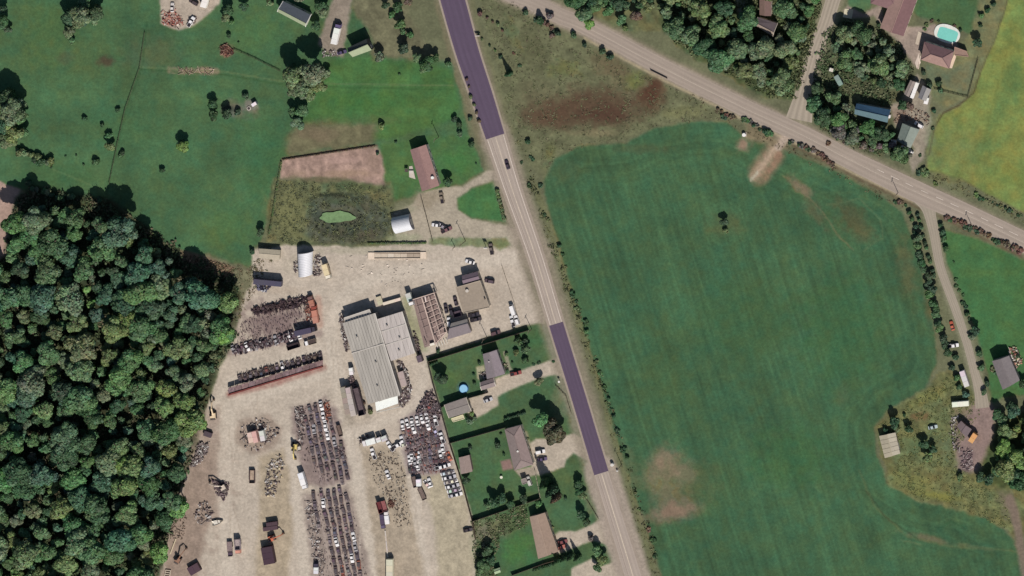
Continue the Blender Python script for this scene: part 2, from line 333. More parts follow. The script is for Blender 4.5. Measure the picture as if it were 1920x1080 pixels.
region('gravel_drive', [(893, 688), (908, 684), (912, 700), (904, 712), (896, 712)], (166, 160, 132), 2, 1)
region('patio', [(965, 882), (1003, 873), (1008, 890), (978, 897)], (160, 148, 132), 1.5, .5); region('patio', [(938, 865), (957, 860), (963, 879), (943, 883)], (138, 112, 104), 2, 1)
stroke([(947, 662), (955, 690), (960, 698)], 7, (160, 150, 130), .8, 2, 1)
stroke([(985, 812), (990, 830), (992, 842)], 8, (150, 142, 118), .8, 3, 1)
blob(868, 727, 13, 12, (66, 112, 128), .75, 0, 3, .2)  # bluish glow around the round pool, coloured into the lawn
# --- marshy meadow between the roads
region('meadow', [(892, -20), (930, -20), (1010, 28), (1090, 75), (1200, 132), (1300, 178), (1390, 225), (1345, 228), (1232, 236), (1170, 264), (1090, 270), (1045, 290), (1020, 335), (985, 300), (960, 225), (930, 130)], (104, 106, 78), 6, 8, .2, 14, 24)
for a in ((1110, 200, 120, 44, (88, 70, 54), .95, -5, 3, .4), (1030, 215, 60, 30, (90, 70, 54), .9, 0, 4, .4), (1222, 178, 26, 46, (84, 58, 44), .95, 20, 5, .4), (1140, 215, 60, 22, (80, 58, 46), .8, 0, 6, .4), (1150, 130, 50, 26, (104, 88, 66), .6, 25), (1000, 90, 30, 50, (88, 88, 62), .5, -20), (1060, 130, 46, 20, (100, 108, 66), .6), (1190, 150, 26, 20, (108, 114, 64), .7), (1120, 250, 50, 8, (132, 122, 92), .7),
          (1280, 210, 50, 14, (124, 124, 84), .6), (960, 60, 14, 50, (96, 104, 70), .6, -20), (1000, 185, 40, 36, (96, 88, 66), .5), (1030, 285, 16, 20, (96, 100, 62), .6)): blob(*a)
# --- big hay field
region('hay_field', [(1020, 340), (1040, 298), (1085, 274), (1170, 270), (1225, 242), (1300, 228), (1362, 230), (1392, 254), (1470, 282), (1560, 318), (1640, 360), (1692, 398), (1712, 450), (1735, 540), (1752, 620), (1756, 680), (1735, 728), (1665, 768), (1640, 800), (1642, 850), (1664, 905), (1720, 940), (1800, 955), (1860, 975), (1900, 1012), (1920, 1060), (1930, 1200), (1275, 1200), (1215, 990), (1190, 930), (1155, 820), (1105, 650), (1075, 560), (1045, 450), (1025, 380)], (64, 97, 68), 4, 3, .10, 60, 25)
fm = (LAB == LABN.index('hay_field'))[..., None]
u = PX * .955 - PY * .297; v = PX * .297 + PY * .955
hd = sdist(PX, PY, [(1020, 340), (1040, 298), (1085, 274), (1170, 270), (1225, 242), (1300, 228), (1362, 230), (1470, 282), (1560, 318), (1640, 360), (1692, 398), (1712, 450), (1735, 540), (1752, 620), (1756, 680), (1735, 728), (1665, 768), (1640, 800), (1642, 850), (1664, 905), (1720, 940), (1800, 955), (1900, 1012), (1930, 1200), (1275, 1200), (1190, 930), (1105, 650), (1045, 450)])
hd = hd + 6 * (fbm(PX / 60, PY / 60, 41) - .5); ring = np.clip((95 - hd) / 40, 0, 1) * np.clip(hd / 10, 0, 1) * np.clip((PX - 1120) / 80 + np.clip((420 - PY) / 60, 0, 2), 0, 1)
rb = np.hypot(PX - 1360, (PY - 420) * .9); ring2 = np.clip((62 - rb) / 20, 0, 1)
COL = np.where(fm, COL * (1 + ring * .15 * (vnoise(hd / 3.4, hd * 0 + fbm(PX / 90, PY / 90, 43) * 3, 45) - .5) + ring2 * .16 * (vnoise(rb / 4, rb * 0, 47) - .5))[..., None], COL)
COL = np.where(fm, COL * (1 + (1 - ring * .8) * .12 * (vnoise(u / 3 + 9, v / 90, 35) - .5))[..., None], COL)
COL = np.where(fm, COL * (1 + .10 * (vnoise(u / 5 + 3, v / 160, 31) - .5) + .15 * (fbm(u / 40, v / 120, 33) - .5))[..., None], COL)
for a in ((1252, 885, 50, 52, (128, 114, 90), .95, 10, 3, .35), (1285, 890, 24, 20, (146, 124, 104), .7), (1243, 862, 18, 24, (140, 120, 100), .6), (1245, 912, 24, 20, (104, 112, 78), .6), (1258, 930, 40, 22, (122, 108, 86), .6), (1262, 958, 62, 24, (134, 112, 94), .95, -12, 3, .35), (1300, 900, 60, 50, (84, 98, 68), .5), (1180, 880, 16, 60, (98, 102, 74), .6, -15), (1360, 420, 40, 26, (84, 98, 66), .7), (1595, 405, 44, 30, (80, 84, 58), .9, 45), (1620, 440, 22, 22, (90, 92, 64), .7),
          (1500, 350, 34, 12, (134, 110, 90), .8, 40), (1530, 400, 16, 40, (96, 94, 70), .6, -35), (1395, 270, 18, 16, (156, 124, 106), .85), (1700, 500, 20, 70, (92, 96, 66), .7, -10), (1580, 740, 14, 30, (88, 100, 72), .4), (1740, 560, 12, 60, (96, 96, 68), .6, -8), (1060, 320, 40, 26, (72, 94, 66), .6), (1200, 280, 60, 10, (78, 88, 62), .5),
          (1740, 1010, 50, 8, (112, 104, 80), .8, 14), (1820, 1025, 60, 5, (92, 104, 74), .7, 8), (1400, 600, 120, 90, (60, 94, 60), .4), (1580, 620, 90, 120, (58, 100, 64), .5), (1250, 700, 60, 90, (68, 96, 62), .4), (1480, 860, 90, 70, (58, 100, 62), .5)): blob(*a)
for l, w, c, al in (([(1478, 248), (1466, 262)], 26, (166, 150, 136), .8), ([(1450, 290), (1425, 325)], 44, (136, 114, 90), .85), ([(1474, 252), (1448, 284), (1414, 330)], 15, (176, 154, 132), .85), ([(1462, 290), (1444, 318)], 12, (156, 122, 102), .5), ([(1420, 322), (1408, 338)], 5, (186, 180, 158), .8), ([(1470, 330), (1510, 360), (1545, 400), (1570, 440), (1600, 468)], 2.5, (118, 112, 84), .6), ([(1550, 385), (1610, 372), (1650, 410), (1655, 445), (1620, 470)], 2.5, (98, 114, 80), .6),
              ([(1540, 362), (1600, 360), (1650, 385), (1680, 430)], 3, (82, 110, 74), .5), ([(1610, 880), (1640, 950), (1700, 1005), (1780, 1025), (1870, 1030), (1920, 1035)], 4, (88, 104, 70), .6), ([(1625, 920), (1660, 970), (1720, 1010)], 2, (50, 66, 46), .6), ([(1690, 1012), (1725, 1020)], 2.5, (104, 118, 84), .6), ([(1750, 985), (1780, 970), (1820, 982)], 2.5, (84, 120, 82), .5), ([(1760, 992), (1785, 978), (1810, 990)], 2, (40, 84, 56), .5)): stroke(l, w, c, al, 12 if w > 12 else 3, 3, .2)
# --- right hand side
region('rough_grass', [(1642, 800), (1665, 770), (1735, 730), (1765, 700), (1790, 700), (1845, 760), (1870, 800), (1930, 900), (1930, 1010), (1900, 1005), (1860, 975), (1800, 955), (1720, 940), (1664, 905)], (104, 110, 74), 5, 8, .3, 10, 26)
for a in ((1740, 745, 40, 14, (122, 124, 72), .7, -25), (1722, 780, 22, 10, (120, 92, 62), .7), (1710, 905, 50, 24, (118, 122, 72), .7, 25), (1760, 930, 50, 9, (128, 124, 60), .7, 8), (1720, 830, 30, 24, (84, 108, 76), .7), (1820, 800, 34, 34, (140, 118, 112), .85), (1815, 860, 24, 30, (132, 114, 112), .8), (1800, 770, 30, 10, (124, 112, 88), .7), (1840, 770, 16, 26, (150, 134, 120), .7), (1888, 945, 16, 30, (116, 104, 88), .7, -20), (1905, 970, 8, 60, (124, 106, 92), .7, -10), (1780, 850, 30, 40, (104, 110, 80), .5)): blob(*a)
region('pasture', [(1765, 430), (1800, 438), (1850, 455), (1925, 490), (1990, 510), (1990, 790), (1925, 740), (1880, 745), (1862, 760), (1852, 700), (1830, 620), (1800, 545), (1778, 500)], (68, 108, 66), 4, 3, .1, 30, 27)
region('crop_field', [(1893, -90), (1990, -90), (1990, 440), (1925, 400), (1850, 362), (1800, 335), (1738, 318), (1742, 262), (1762, 215), (1800, 200), (1822, 175), (1855, 80)], (116, 132, 74), 4, 2, .14, 26, 28)
blob(1800, 290, 50, 60, (126, 132, 80), .6); stroke([(1912, 90), (1890, 180), (1850, 260), (1790, 330)], 22, (92, 116, 68), .45, 14, 5, .3); blob(1900, 150, 26, 40, (92, 118, 70), .7); blob(1890, 330, 50, 20, (112, 128, 68), .6); blob(1760, 300, 16, 40, (92, 106, 70), .5)
stroke([(1893, -20), (1882, 25), (1862, 80), (1840, 130), (1825, 175), (1800, 196), (1768, 212), (1752, 240), (1742, 290)], 3, (78, 66, 46), .85, 2, 1)
stroke([(1905, 40), (1880, 130), (1860, 200), (1830, 330)], 3, (98, 112, 60), .4, 3, 3)
region('lawn', [(1690, -60), (1848, -60), (1835, 50), (1830, 70), (1790, 50), (1755, 40), (1720, 30), (1712, 20)], (70, 100, 66), 4, 3, .1, 30, 29)
region('lawn', [(1592, -60), (1640, -60), (1632, 18), (1610, 26), (1590, 10)], (80, 112, 78), 3, 3, .1, 20, 30)
region('rough_grass', [(1850, -60), (1893, -60), (1884, 20), (1862, 80), (1840, 130), (1818, 178), (1770, 205), (1745, 180), (1740, 150), (1820, 60)], (112, 116, 84), 5, 3, .15, 14, 31)
region('lawn', [(1735, 118), (1780, 130), (1832, 108), (1815, 180), (1780, 165), (1740, 150)], (104, 112, 86), 4, 2, .1, 14, 32)
region('yard', [(1590, 10), (1620, 26), (1650, 8), (1668, 60), (1700, 50), (1735, 50), (1752, 45), (1790, 70), (1800, 95), (1735, 82), (1720, 120), (1715, 125), (1690, 90), (1660, 60), (1640, 30), (1600, 34), (1580, 20)], (154, 138, 126), 3, 2, .08, 14, 33)
region('yard', [(1705, 150), (1720, 140), (1745, 160), (1742, 200), (1748, 230), (1730, 300), (1712, 325), (1705, 300), (1715, 280), (1680, 235), (1668, 200), (1690, 190)], (150, 140, 124), 4, 4, .12, 12, 34)
blob(1685, 215, 20, 20, (134, 112, 98), .7); blob(1745, 250, 12, 60, (112, 122, 94), .5)
region('forest_floor', [(1225, -60), (1548, -60), (1525, 80), (1495, 188), (1440, 182), (1380, 152), (1330, 122), (1262, 78), (1215, 20)], (70, 84, 54), 6, 8, .3, 14, 35)
region('forest_floor', [(1545, 60), (1585, 35), (1650, 50), (1690, 85), (1715, 130), (1700, 165), (1668, 200), (1690, 300), (1600, 280), (1540, 240), (1518, 180)], (84, 90, 66), 6, 6, .3, 14, 36)
region('forest_floor', [(1050, -60), (1240, -60), (1240, 60), (1180, 60), (1110, 40), (1075, 20)], (96, 100, 70), 6, 6, .3, 12, 37)
region('forest_floor', [(1862, 800), (1990, 740), (1990, 930), (1880, 915), (1835, 905)], (70, 82, 50), 6, 6, .3, 12, 38)
region('gravel_drive', [(1375, -40), (1410, -40), (1400, 10), (1396, 42), (1382, 20)], (140, 144, 122), 3, 2, .1, 12, 39)
stroke([(1752, 165), (1818, 180)], 2, (60, 66, 46), .6, 2, 0)
stroke([(1350, 176), (1372, 172), (1400, 190)], 10, (150, 138, 120), .7, 5, 2)
# verges along the roads
def side(line, off):
    out = []
    for i, p in enumerate(line):
        a = line[max(0, i - 1)]; b_ = line[min(len(line) - 1, i + 1)]; dx, dy = b_[0] - a[0], b_[1] - a[1]; L = math.hypot(dx, dy)
        out.append((p[0] - dy / L * off, p[1] + dx / L * off))
    return out
def verge(line, w, col, alpha, soft, warp=2, rag=0): stroke([(p[0], p[1]) for p in line], w, col, alpha, soft, warp, rag)
verge(HWY[2:6], 62, (132, 122, 102), .75, 12, 3); verge(HWY[5:8], 60, (150, 137, 122), .8, 12, 3); verge(HWY[7:], 62, (142, 131, 114), .8, 14, 3); verge(HWY[10:], 62, (164, 150, 137), .85, 8, 2)
for off in (40, 46): stroke(side(HWY[6:12], -off), 5, (112, 114, 76), .45, 4, 3, .7, off)
stroke(side(HWY[2:6], -34), 8, (110, 110, 80), .6, 6, 3, .4); stroke(side(HWY[2:6], 32), 7, (116, 108, 84), .6, 6, 3, .4)
verge(RD2, 46, (140, 128, 110), .8, 10, 2); verge(RD2, 37, (162, 148, 134), .8, 5, 1)
stroke(side(RD2[4:10], 21), 4, (176, 160, 130), .7, 3, 1); stroke(side(RD2[7:12], 26), 6, (98, 78, 60), .5, 4, 2, .3)
verge(SIDE, 40, (142, 134, 112), .8, 8, 2); verge(LANE, 24, (138, 134, 112), .8, 8, 2)
region('rough_grass', [(1396, 225), (1460, 262), (1480, 262), (1475, 280), (1400, 262)], (126, 112, 88), 5, 4, .2, 10, 40, .8)
COL *= (1 + .12 * (fbm(PX / 5, PY / 5, 71, 3) - .5))[..., None]
for x0_ in (577.5, 589, 600.5, 612, 623): stroke([(x0_ - 3, 765), (x0_ + .2 * 130, 910)], 2.2, (164, 148, 142), .8, 1.5, .5)
for x0_ in (596, 610, 622, 633.5, 644.5): stroke([(x0_ - 2, 925), (x0_ + .185 * 165, 1100)], 3, (170, 155, 145), .8, 1.5, .5)
hv = (fbm(PX / 16, PY / 16, 91) - .5) + .6 * (fbm(PX / 50, PY / 50, 95) - .5); gmask = (COL[..., 1] > COL[..., 0] * 1.03)
COL[..., 0] *= np.where(gmask, 1.03 + .24 * hv, 1); COL[..., 2] *= np.where(gmask, .975 - .12 * hv, 1)

stroke([(1481, 246), (1470, 262), (1460, 276)], 15, (178, 160, 144), .9, 5, 2)
region('bare_soil', [(1838, 742), (1862, 760), (1866, 800), (1850, 850), (1832, 885), (1800, 880), (1790, 840), (1800, 790), (1822, 765)], (140, 120, 113), 7, 6, .12, 10, 77)
blob(1812, 862, 16, 26, (106, 88, 96), .6); stroke([(1893, 935), (1905, 975), (1915, 1030), (1925, 1100)], 16, (126, 110, 98), .8, 6, 3)
# ---- linear albedo and meshes
c = np.clip(COL, 0, 255) / 255.0
ALB = np.where(c <= .04045, c / 12.92, ((c + .055) / 1.055) ** 2.4) / EXPO
GXW = (PX - 960) * S; GYW = (540 - PY) * S
# a little relief, none where surfaces lie flush on the ground
rough = np.zeros((NY, NX))
for nm, hh in (('rough_grass', .25), ('meadow', .35), ('forest_floor', .4), ('pond_bank', .35), ('hay_strip', .2)):
    if nm in LABN: rough[LAB == LABN.index(nm)] = hh
keep = np.minimum.reduce([ldist(PX, PY, [(p[0], p[1]) for p in L]) for L in (HWY, RD2, SIDE, LANE)])
rough *= np.clip((keep - 32) / 12, 0, 1)
ZZ = rough * (fbm(PX / 5, PY / 5, 81) - .35)
ex = LAB == LABN.index('pond_bank')
pd = sdist(PX, PY, [(600, 401), (625, 398), (660, 399), (664, 410), (652, 417), (608, 416)])
ZZ = np.where(pd > -24, np.minimum(ZZ, -.9 * np.clip((pd + 24) / 24, 0, 1.2)), ZZ)
def grid_mesh(name, mask):
    idx = -np.ones(NY * NX, int); i, j = np.nonzero(mask)
    a = i * NX + j; q = np.stack([a, a + NX, a + NX + 1, a + 1], 1)
    used = np.unique(q); idx[used] = np.arange(len(used)); q = idx[q]
    me = bpy.data.meshes.new(name); me.vertices.add(len(used))
    co = np.stack([GXW.ravel()[used], GYW.ravel()[used], ZZ.ravel()[used]], 1).astype(np.float32)
    me.vertices.foreach_set('co', co.ravel()); me.loops.add(q.size); me.loops.foreach_set('vertex_index', q.ravel().astype(np.int32))
    me.polygons.add(len(q)); me.polygons.foreach_set('loop_start', np.arange(0, q.size, 4, dtype=np.int32)); me.polygons.foreach_set('loop_total', np.full(len(q), 4, np.int32))
    ca = me.color_attributes.new('Col', 'FLOAT_COLOR', 'POINT')
    cc = np.concatenate([ALB.reshape(-1, 3)[used], np.ones((len(used), 1))], 1).astype(np.float32)
    ca.data.foreach_set('color', cc.ravel()); me.materials.append(GROUND); me.update(); me.validate()
    me.polygons.foreach_set('use_smooth', np.ones(len(q), bool))
    return tag(place(name, me), kind='structure')
CL = LAB[:-1, :-1]
for k, nm in enumerate(LABN):
    mk = CL == k
    if mk.any(): grid_mesh(nm, mk)
# far ground out to the horizon, continuing the fields around the frame
x0, x1, y0, y1 = GXW.min(), GXW.max(), GYW.min(), GYW.max(); F = 9000
mb = MB()
g1 = A((72, 100, 68)); g2 = A((66, 96, 66)); g3 = A((64, 70, 50))
mb.face([(-F, y1, 0), (F, y1, 0), (F, F, 0), (-F, F, 0)], g1); mb.face([(-F, -F, 0), (F, -F, 0), (F, y0, 0), (-F, y0, 0)], g2)
mb.face([(-F, y0, 0), (x0, y0, 0), (x0, y1, 0), (-F, y1, 0)], g3); yc = P(0, 330)[1]; mb.face([(x1, y0, 0), (F, y0, 0), (F, yc, 0), (x1, yc, 0)], g1); mb.face([(x1, yc, 0), (F, yc, 0), (F, y1, 0), (x1, y1, 0)], A((116, 132, 74)))
tag(mb.build('ground', GROUND), kind='structure')

# ------------------------------------------------------------------ roads
def road_mat(name, rgb, track=.06):
    m, nd, lk, b = newmat(name, .9, 0, .2)
    cn = nd.new('ShaderNodeRGB'); cn.outputs[0].default_value = (*A(rgb), 1)
    uv = nd.new('ShaderNodeUVMap'); sp = nd.new('ShaderNodeSeparateXYZ'); lk.new(uv.outputs[0], sp.inputs[0])
    mu = nd.new('ShaderNodeMath'); mu.operation = 'MULTIPLY'; mu.inputs[1].default_value = math.pi * 8; lk.new(sp.outputs[0], mu.inputs[0])
    co = nd.new('ShaderNodeMath'); co.operation = 'COSINE'; lk.new(mu.outputs[0], co.inputs[0])
    ma = nd.new('ShaderNodeMath'); ma.operation = 'MULTIPLY_ADD'; ma.inputs[1].default_value = track; ma.inputs[2].default_value = 1; lk.new(co.outputs[0], ma.inputs[0])
    n = nd.new('ShaderNodeTexNoise'); mp = nd.new('ShaderNodeMapping'); mp.inputs['Scale'].default_value = (9, .05, 1)
    lk.new(uv.outputs[0], mp.inputs[0]); lk.new(mp.outputs[0], n.inputs['Vector']); n.inputs['Scale'].default_value = 1; n.inputs['Detail'].default_value = 4
    m2 = nd.new('ShaderNodeMath'); m2.operation = 'MULTIPLY_ADD'; m2.inputs[1].default_value = .3; m2.inputs[2].default_value = .85; lk.new(n.outputs[0], m2.inputs[0])
    m3 = nd.new('ShaderNodeMath'); m3.operation = 'MULTIPLY'; lk.new(ma.outputs[0], m3.inputs[0]); lk.new(m2.outputs[0], m3.inputs[1])
    vm = nd.new('ShaderNodeVectorMath'); vm.operation = 'SCALE'; lk.new(cn.outputs[0], vm.inputs[0]); lk.new(m3.outputs[0], vm.inputs['Scale'])
    grain(nd, lk, vm.outputs[0], b, 1.3, .08, .1, .06)
    return m
def resample(line, n=8):
    out = []
    L = len(line)
    for i in range(L - 1):
        p0 = np.array(line[max(0, i - 1)], float); p1 = np.array(line[i], float); p2 = np.array(line[i + 1], float); p3 = np.array(line[min(L - 1, i + 2)], float)
        for k in range(n):
            t = k / n
            out.append(tuple(.5 * (2 * p1 + (p2 - p0) * t + (2 * p0 - 5 * p1 + 4 * p2 - p3) * t * t + (3 * p1 - p0 - 3 * p2 + p3) * t ** 3)))
    out.append(tuple(float(v) for v in line[-1])); return out
def ribbon(name, line, z, mat, off=0.0, width=None, t0=0, t1=None, dash=None):
    """strip that follows a centre line (photograph pixels), width in pixels"""
    pts = [V3(p[0], p[1]) for p in line]; L = []; d = 0
    for i, p in enumerate(pts):
        if i: d += (p - pts[i - 1]).length
        L.append(d)
    vs, fs, uvs = [], [], []
    for i, p in enumerate(pts):
        a = pts[max(0, i - 1)]; b_ = pts[min(len(pts) - 1, i + 1)]; t = (b_ - a).normalized(); nrm = Vector((t.y, -t.x, 0))
        w = (width if width is not None else line[i][2]) * S / 2; o = off(line[i]) * S if callable(off) else off * S
        for sgn in (-1, 1):
            q = p + nrm * (o + sgn * w); vs.append((q.x, q.y, z)); uvs.append(((sgn + 1) / 2, L[i]))
        if i and (dash is None or int(L[i] / dash) % 2 == 0): k = 2 * i; fs.append((k - 2, k - 1, k + 1, k))
    me = bpy.data.meshes.new(name); me.from_pydata(vs, [], fs); uv = me.uv_layers.new(name='UVMap')
    for lp in me.loops: uv.data[lp.index].uv = uvs[lp.vertex_index]
    me.materials.append(mat); me.update(); return tag(place(name, me), kind='structure')
OLD = road_mat('worn_concrete', (170, 156, 144)); NEW = road_mat('new_asphalt', (92, 78, 96), .05); GRV = road_mat('gravel_track', (158, 147, 131), .07); OLD2 = road_mat('worn_asphalt', (161, 147, 134))
MARK = M((214, 200, 186), .8, 0, .25, 1.0); YEL = M((206, 190, 168), .8, 0, .25, 1.0)
hr = [(97, -2770, 43)] + resample(HWY) + [(1970, 3690, 30)]; rr = [(-3300, -2390, 30)] + resample(RD2) + [(7080, 2970, 38)]; sr = [(2570, -3150, 27)] + resample(SIDE); lr = resample(LANE)
ribbon('gravel_shoulder', [(p[0], p[1], p[2] + 9) for p in hr], .03, M((158, 144, 130), .95, 0, .15))
ribbon('highway', hr, .06, OLD)
ribbon('county_road', rr, .045, OLD2); ribbon('side_road', [p for p in sr if p[1] < 226], .02, road_mat('pale_gravel', (164, 152, 136), .10)); ribbon('farm_lane', lr, .02, GRV)
def seg(line, ya, yb): return [p for p in line if ya <= p[1] <= yb]
def cut(line, ya, yb):
    s = seg(line, ya, yb)
    def at(y):
        for a, b_ in zip(line[:-1], line[1:]):
            if a[1] <= y <= b_[1]: t = (y - a[1]) / (b_[1] - a[1]); return tuple(a[k] + (b_[k] - a[k]) * t for k in range(3))
    return [at(ya)] + s + [at(yb)]
fine = resample(HWY, 40)
ribbon('asphalt_section', [(p[0], p[1], p[2] + 2) for p in cut(fine, -100, 256)], .08, NEW); ribbon('asphalt_section', [(p[0], p[1], p[2] + 2) for p in cut(fine, 607, 887)], .08, NEW)
for ya, yb in ((258, 606), (889, 1280)):
    sg = cut(fine, ya, yb); lowr = ya > 600
    ribbon('centre_line', sg, .08, YEL, 0, 1.1 if lowr else .9)
    if not lowr:
        ribbon('edge_line', sg, .08, MARK, lambda p: p[2] / 2 - 1.5, .9); ribbon('edge_line', sg, .08, MARK, lambda p: -p[2] / 2 + 1.5, .9)
    ribbon('tar_seam', sg, .08, M((128, 112, 102), .8), lambda p: p[2] / 4 + .8, .6); 
ribbon('edge_line', [(p[0], p[1], p[2]) for p in resample(RD2, 14) if p[0] > 1100], .065, M((186, 172, 156), .8), 1, .8)
ribbon('lane_line', [(p[0], p[1], p[2]) for p in resample(RD2, 40) if p[0] > 1640], .065, MARK, -6, .9, dash=4)
for a, b_, off in ((1240, 1290, 14), (1105, 1180, 12)):
    pass
# pond surface
mb = MB(); q = [(631 + 33 * math.cos(a) * (1 + .09 * math.sin(3 * a + 1) + .05 * math.sin(7 * a)), 407 + 10.5 * math.sin(a) * (1 + .12 * math.sin(4 * a) + .08 * math.sin(9 * a + 2))) for a in [k * math.pi / 16 for k in range(32)]]
mb.face([(*P(x, y), -.35) for x, y in q][::-1]); pm = M((114, 142, 96), .55, 0, .35, .5)
tag(mb.build('pond_water', pm), kind='structure')

# ------------------------------------------------------------------ buildings
def quadpts(cs, z): return [V3(x, y, z) for x, y in cs]
def solid(mb, pts, th):
    """a thin plate: pts in order, thickness downwards"""
    lo = [p - Vector((0, 0, th)) for p in pts]
    n = len(pts); mb.face(pts); mb.face(lo[::-1])
    for i in range(n): j = (i + 1) % n; mb.face([lo[i], lo[j], pts[j], pts[i]])
def wall_opening(mb, a, b_, t, w, z0, z1, proud=.06):
    """a flat box set proud of the wall running a -> b, centred at fraction t"""
    d = (b_ - a); L = d.length; d.normalize(); nrm = Vector((d.y, -d.x, 0)); c = a + d * L * t
    p = [c - d * w / 2 + nrm * s_ * proud for s_ in (-1, 1)]; q = [c + d * w / 2 + nrm * s_ * proud for s_ in (-1, 1)]
    pts = [p[0], q[0], q[1], p[1]]
    mb.mesh8([Vector((v_.x, v_.y, z0)) for v_ in pts] + [Vector((v_.x, v_.y, z1)) for v_ in pts])
def building(name, label, cat, cs, h, style='gable', rise=1.2, roof=(150, 140, 135), roof2=None, wall=(190, 180, 170), turn=0, panels=0, base_z=0, windows=(1, 1, 1, 1), door=0, group=None, vents=(), trim=None, ridge_t=.5, chimney=None, over=.35):
    cs = cs[turn:] + cs[:turn]; roof2 = roof2 or roof
    E = quadpts(cs, h); cen = sum(E, Vector()) / 4; org = Vector((cen.x, cen.y, base_z)); t = thing(name, label, cat, org, 0, group)
    area = sum(E[i].x * E[(i + 1) % 4].y - E[(i + 1) % 4].x * E[i].y for i in range(4))
    W = [e + (cen - e).normalized() * over * 1.4 for e in E]; Wb = [Vector((p.x, p.y, base_z - .3)) for p in W]
    up = Vector((0, 0, rise)); A_, B_, C_, D_ = E
    mb = MB(org)
    for i in range(4):
        j = (i + 1) % 4; mb.face([Wb[i], Wb[j], W[j] - Vector((0, 0, .02)), W[i] - Vector((0, 0, .02))])
    if style in ('gable', 'hip'):
        rA = A_ + (D_ - A_) * ridge_t + up; rB = B_ + (C_ - B_) * ridge_t + up
        if style == 'hip':
            w = min((D_ - A_).length, (B_ - A_).length) / 2; d = (rB - rA).normalized(); rA, rB = rA + d * w, rB - d * w
        else:
            wr = [W[0] + (W[3] - W[0]) * ridge_t + up * .93, W[1] + (W[2] - W[1]) * ridge_t + up * .93]
            mb.face([W[3], W[0], wr[0]]); mb.face([W[1], W[2], wr[1]])
    mb.build('wall', M(wall, .9), t)
    def slope(a, b_, c_, d_, col, nm):
        th = .16
        if panels:
            for k in range(panels):
                t0, t1 = k / panels, (k + 1) / panels; gp = .012 / max(1, 1)
                q = [a + (b_ - a) * t0, a + (b_ - a) * (t1 - gp), d_ + (c_ - d_) * (t1 - gp), d_ + (c_ - d_) * t0]
                lift = Vector((0, 0, .04 * (k % 2))); m2 = MB(org); solid(m2, [p + lift for p in q], th)
                v_ = random.uniform(.9, 1.07); m2.build('roof_panel', SHEET, t, color=[x * v_ for x in A(col)])
        else:
            m2 = MB(org); solid(m2, [a, b_, c_, d_], th); m2.build(nm, M(col, .85, 0, .14, .9), t)
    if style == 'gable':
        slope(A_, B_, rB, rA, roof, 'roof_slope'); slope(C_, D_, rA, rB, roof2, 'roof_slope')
        m2 = MB(org); m2.bar(rA + Vector((0, 0, .05)), rB + Vector((0, 0, .05)), .3, .12); m2.build('ridge_cap', M([v_ * 1.04 for v_ in roof2]), t)
    elif style == 'hip':
        slope(A_, B_, rB, rA, roof, 'roof_slope'); slope(C_, D_, rA, rB, roof2, 'roof_slope')
        for tri in ((B_, C_, rB), (D_, A_, rA)):
            m2 = MB(org); solid(m2, list(tri), .16); m2.build('roof_slope', M([(a + b_) / 2 for a, b_ in zip(roof, roof2)], .85, 0, .14, .9), t)
        m2 = MB(org)
        for a, b_ in ((rA, rB), (A_, rA), (D_, rA), (B_, rB), (C_, rB)): m2.bar(a + Vector((0, 0, .04)), b_ + Vector((0, 0, .04)), .28, .1)
        m2.build('ridge_cap', M([v_ * .9 for v_ in roof]), t)
    elif style == 'flat':
        slope(A_, B_, C_, D_, roof, 'roof_slope')
        m2 = MB(org)
        for i in range(4): m2.bar(E[i] + Vector((0, 0, .1)), E[(i + 1) % 4] + Vector((0, 0, .1)), .25, .25)
        m2.build('parapet', M(trim or [min(235, v_ * 1.15) for v_ in roof]), t)
    elif style == 'shed':
        slope(A_, B_, C_ + up, D_ + up, roof, 'roof_slope')
        m2 = MB(org); m2.face([W[2], W[3], W[3] + up * .95, W[2] + up * .95]); m2.face([W[1], W[2], W[2] + up * .95]); m2.face([W[3], W[0], W[3] + up * .95]); m2.build('upper_wall', M(wall, .9), t)
    if trim and style != 'flat':
        for i in (1, 3) if style == 'gable' else range(4):
            j = (i + 1) % 4; m2 = MB(org)
            if style == 'gable':
                pk = rB if i == 1 else rA; m2.bar(E[i], pk, .22, .3); m2.build('fascia', M(trim), t); m2 = MB(org); m2.bar(pk, E[j], .22, .3)
            else: m2.bar(E[i], E[j], .2, .25)
            m2.build('fascia', M(trim), t)
    for i in range(4):
        nwin = windows[i] if i < len(windows) else 0; j = (i + 1) % 4
        a, b_ = Wb[i], Wb[j]; 
        if area < 0: a, b_ = b_, a
        for k in range(nwin):
            m2 = MB(org); wall_opening(m2, a, b_, (k + .5) / nwin * .8 + .12, 1.3, base_z + 1.0, base_z + min(2.2, h - .3)); f = m2.build('window', M((225, 222, 215)), t)
            m3 = MB(org); wall_opening(m3, a, b_, (k + .5) / nwin * .8 + .12, 1.1, base_z + 1.1, base_z + min(2.1, h - .4), .09); m3.build('pane', GLASS, f)
    a, b_ = Wb[door], Wb[(door + 1) % 4]
    if area < 0: a, b_ = b_, a
    m2 = MB(org); big = cat in ('shed', 'workshop', 'garage', 'barn'); wall_opening(m2, a, b_, .32, min(3.2, (b_ - a).length * .4) if big else .95, base_z, base_z + min(2.8 if big else 2.1, h - .2), .07)
    m2.build('door', M((120, 96, 84) if not big else (170, 165, 160)), t)
    for (vx, vy, vr, vc) in vents:
        zz = h + (rise * .6 if style in ('gable', 'hip') else .1); m2 = MB(org); p = V3(vx, vy, zz + .4)
        m2.cyl((p.x, p.y, zz + .3), vr, 1.0, 10); m2.build('roof_vent', M(vc), t)
    if chimney:
        p = V3(chimney[0], chimney[1], h + rise + .5); m2 = MB(org); m2.box((p.x, p.y, h + rise - .2), (.8, .8, 1.8)); m2.build('chimney', M((150, 130, 120)), t)
    return t

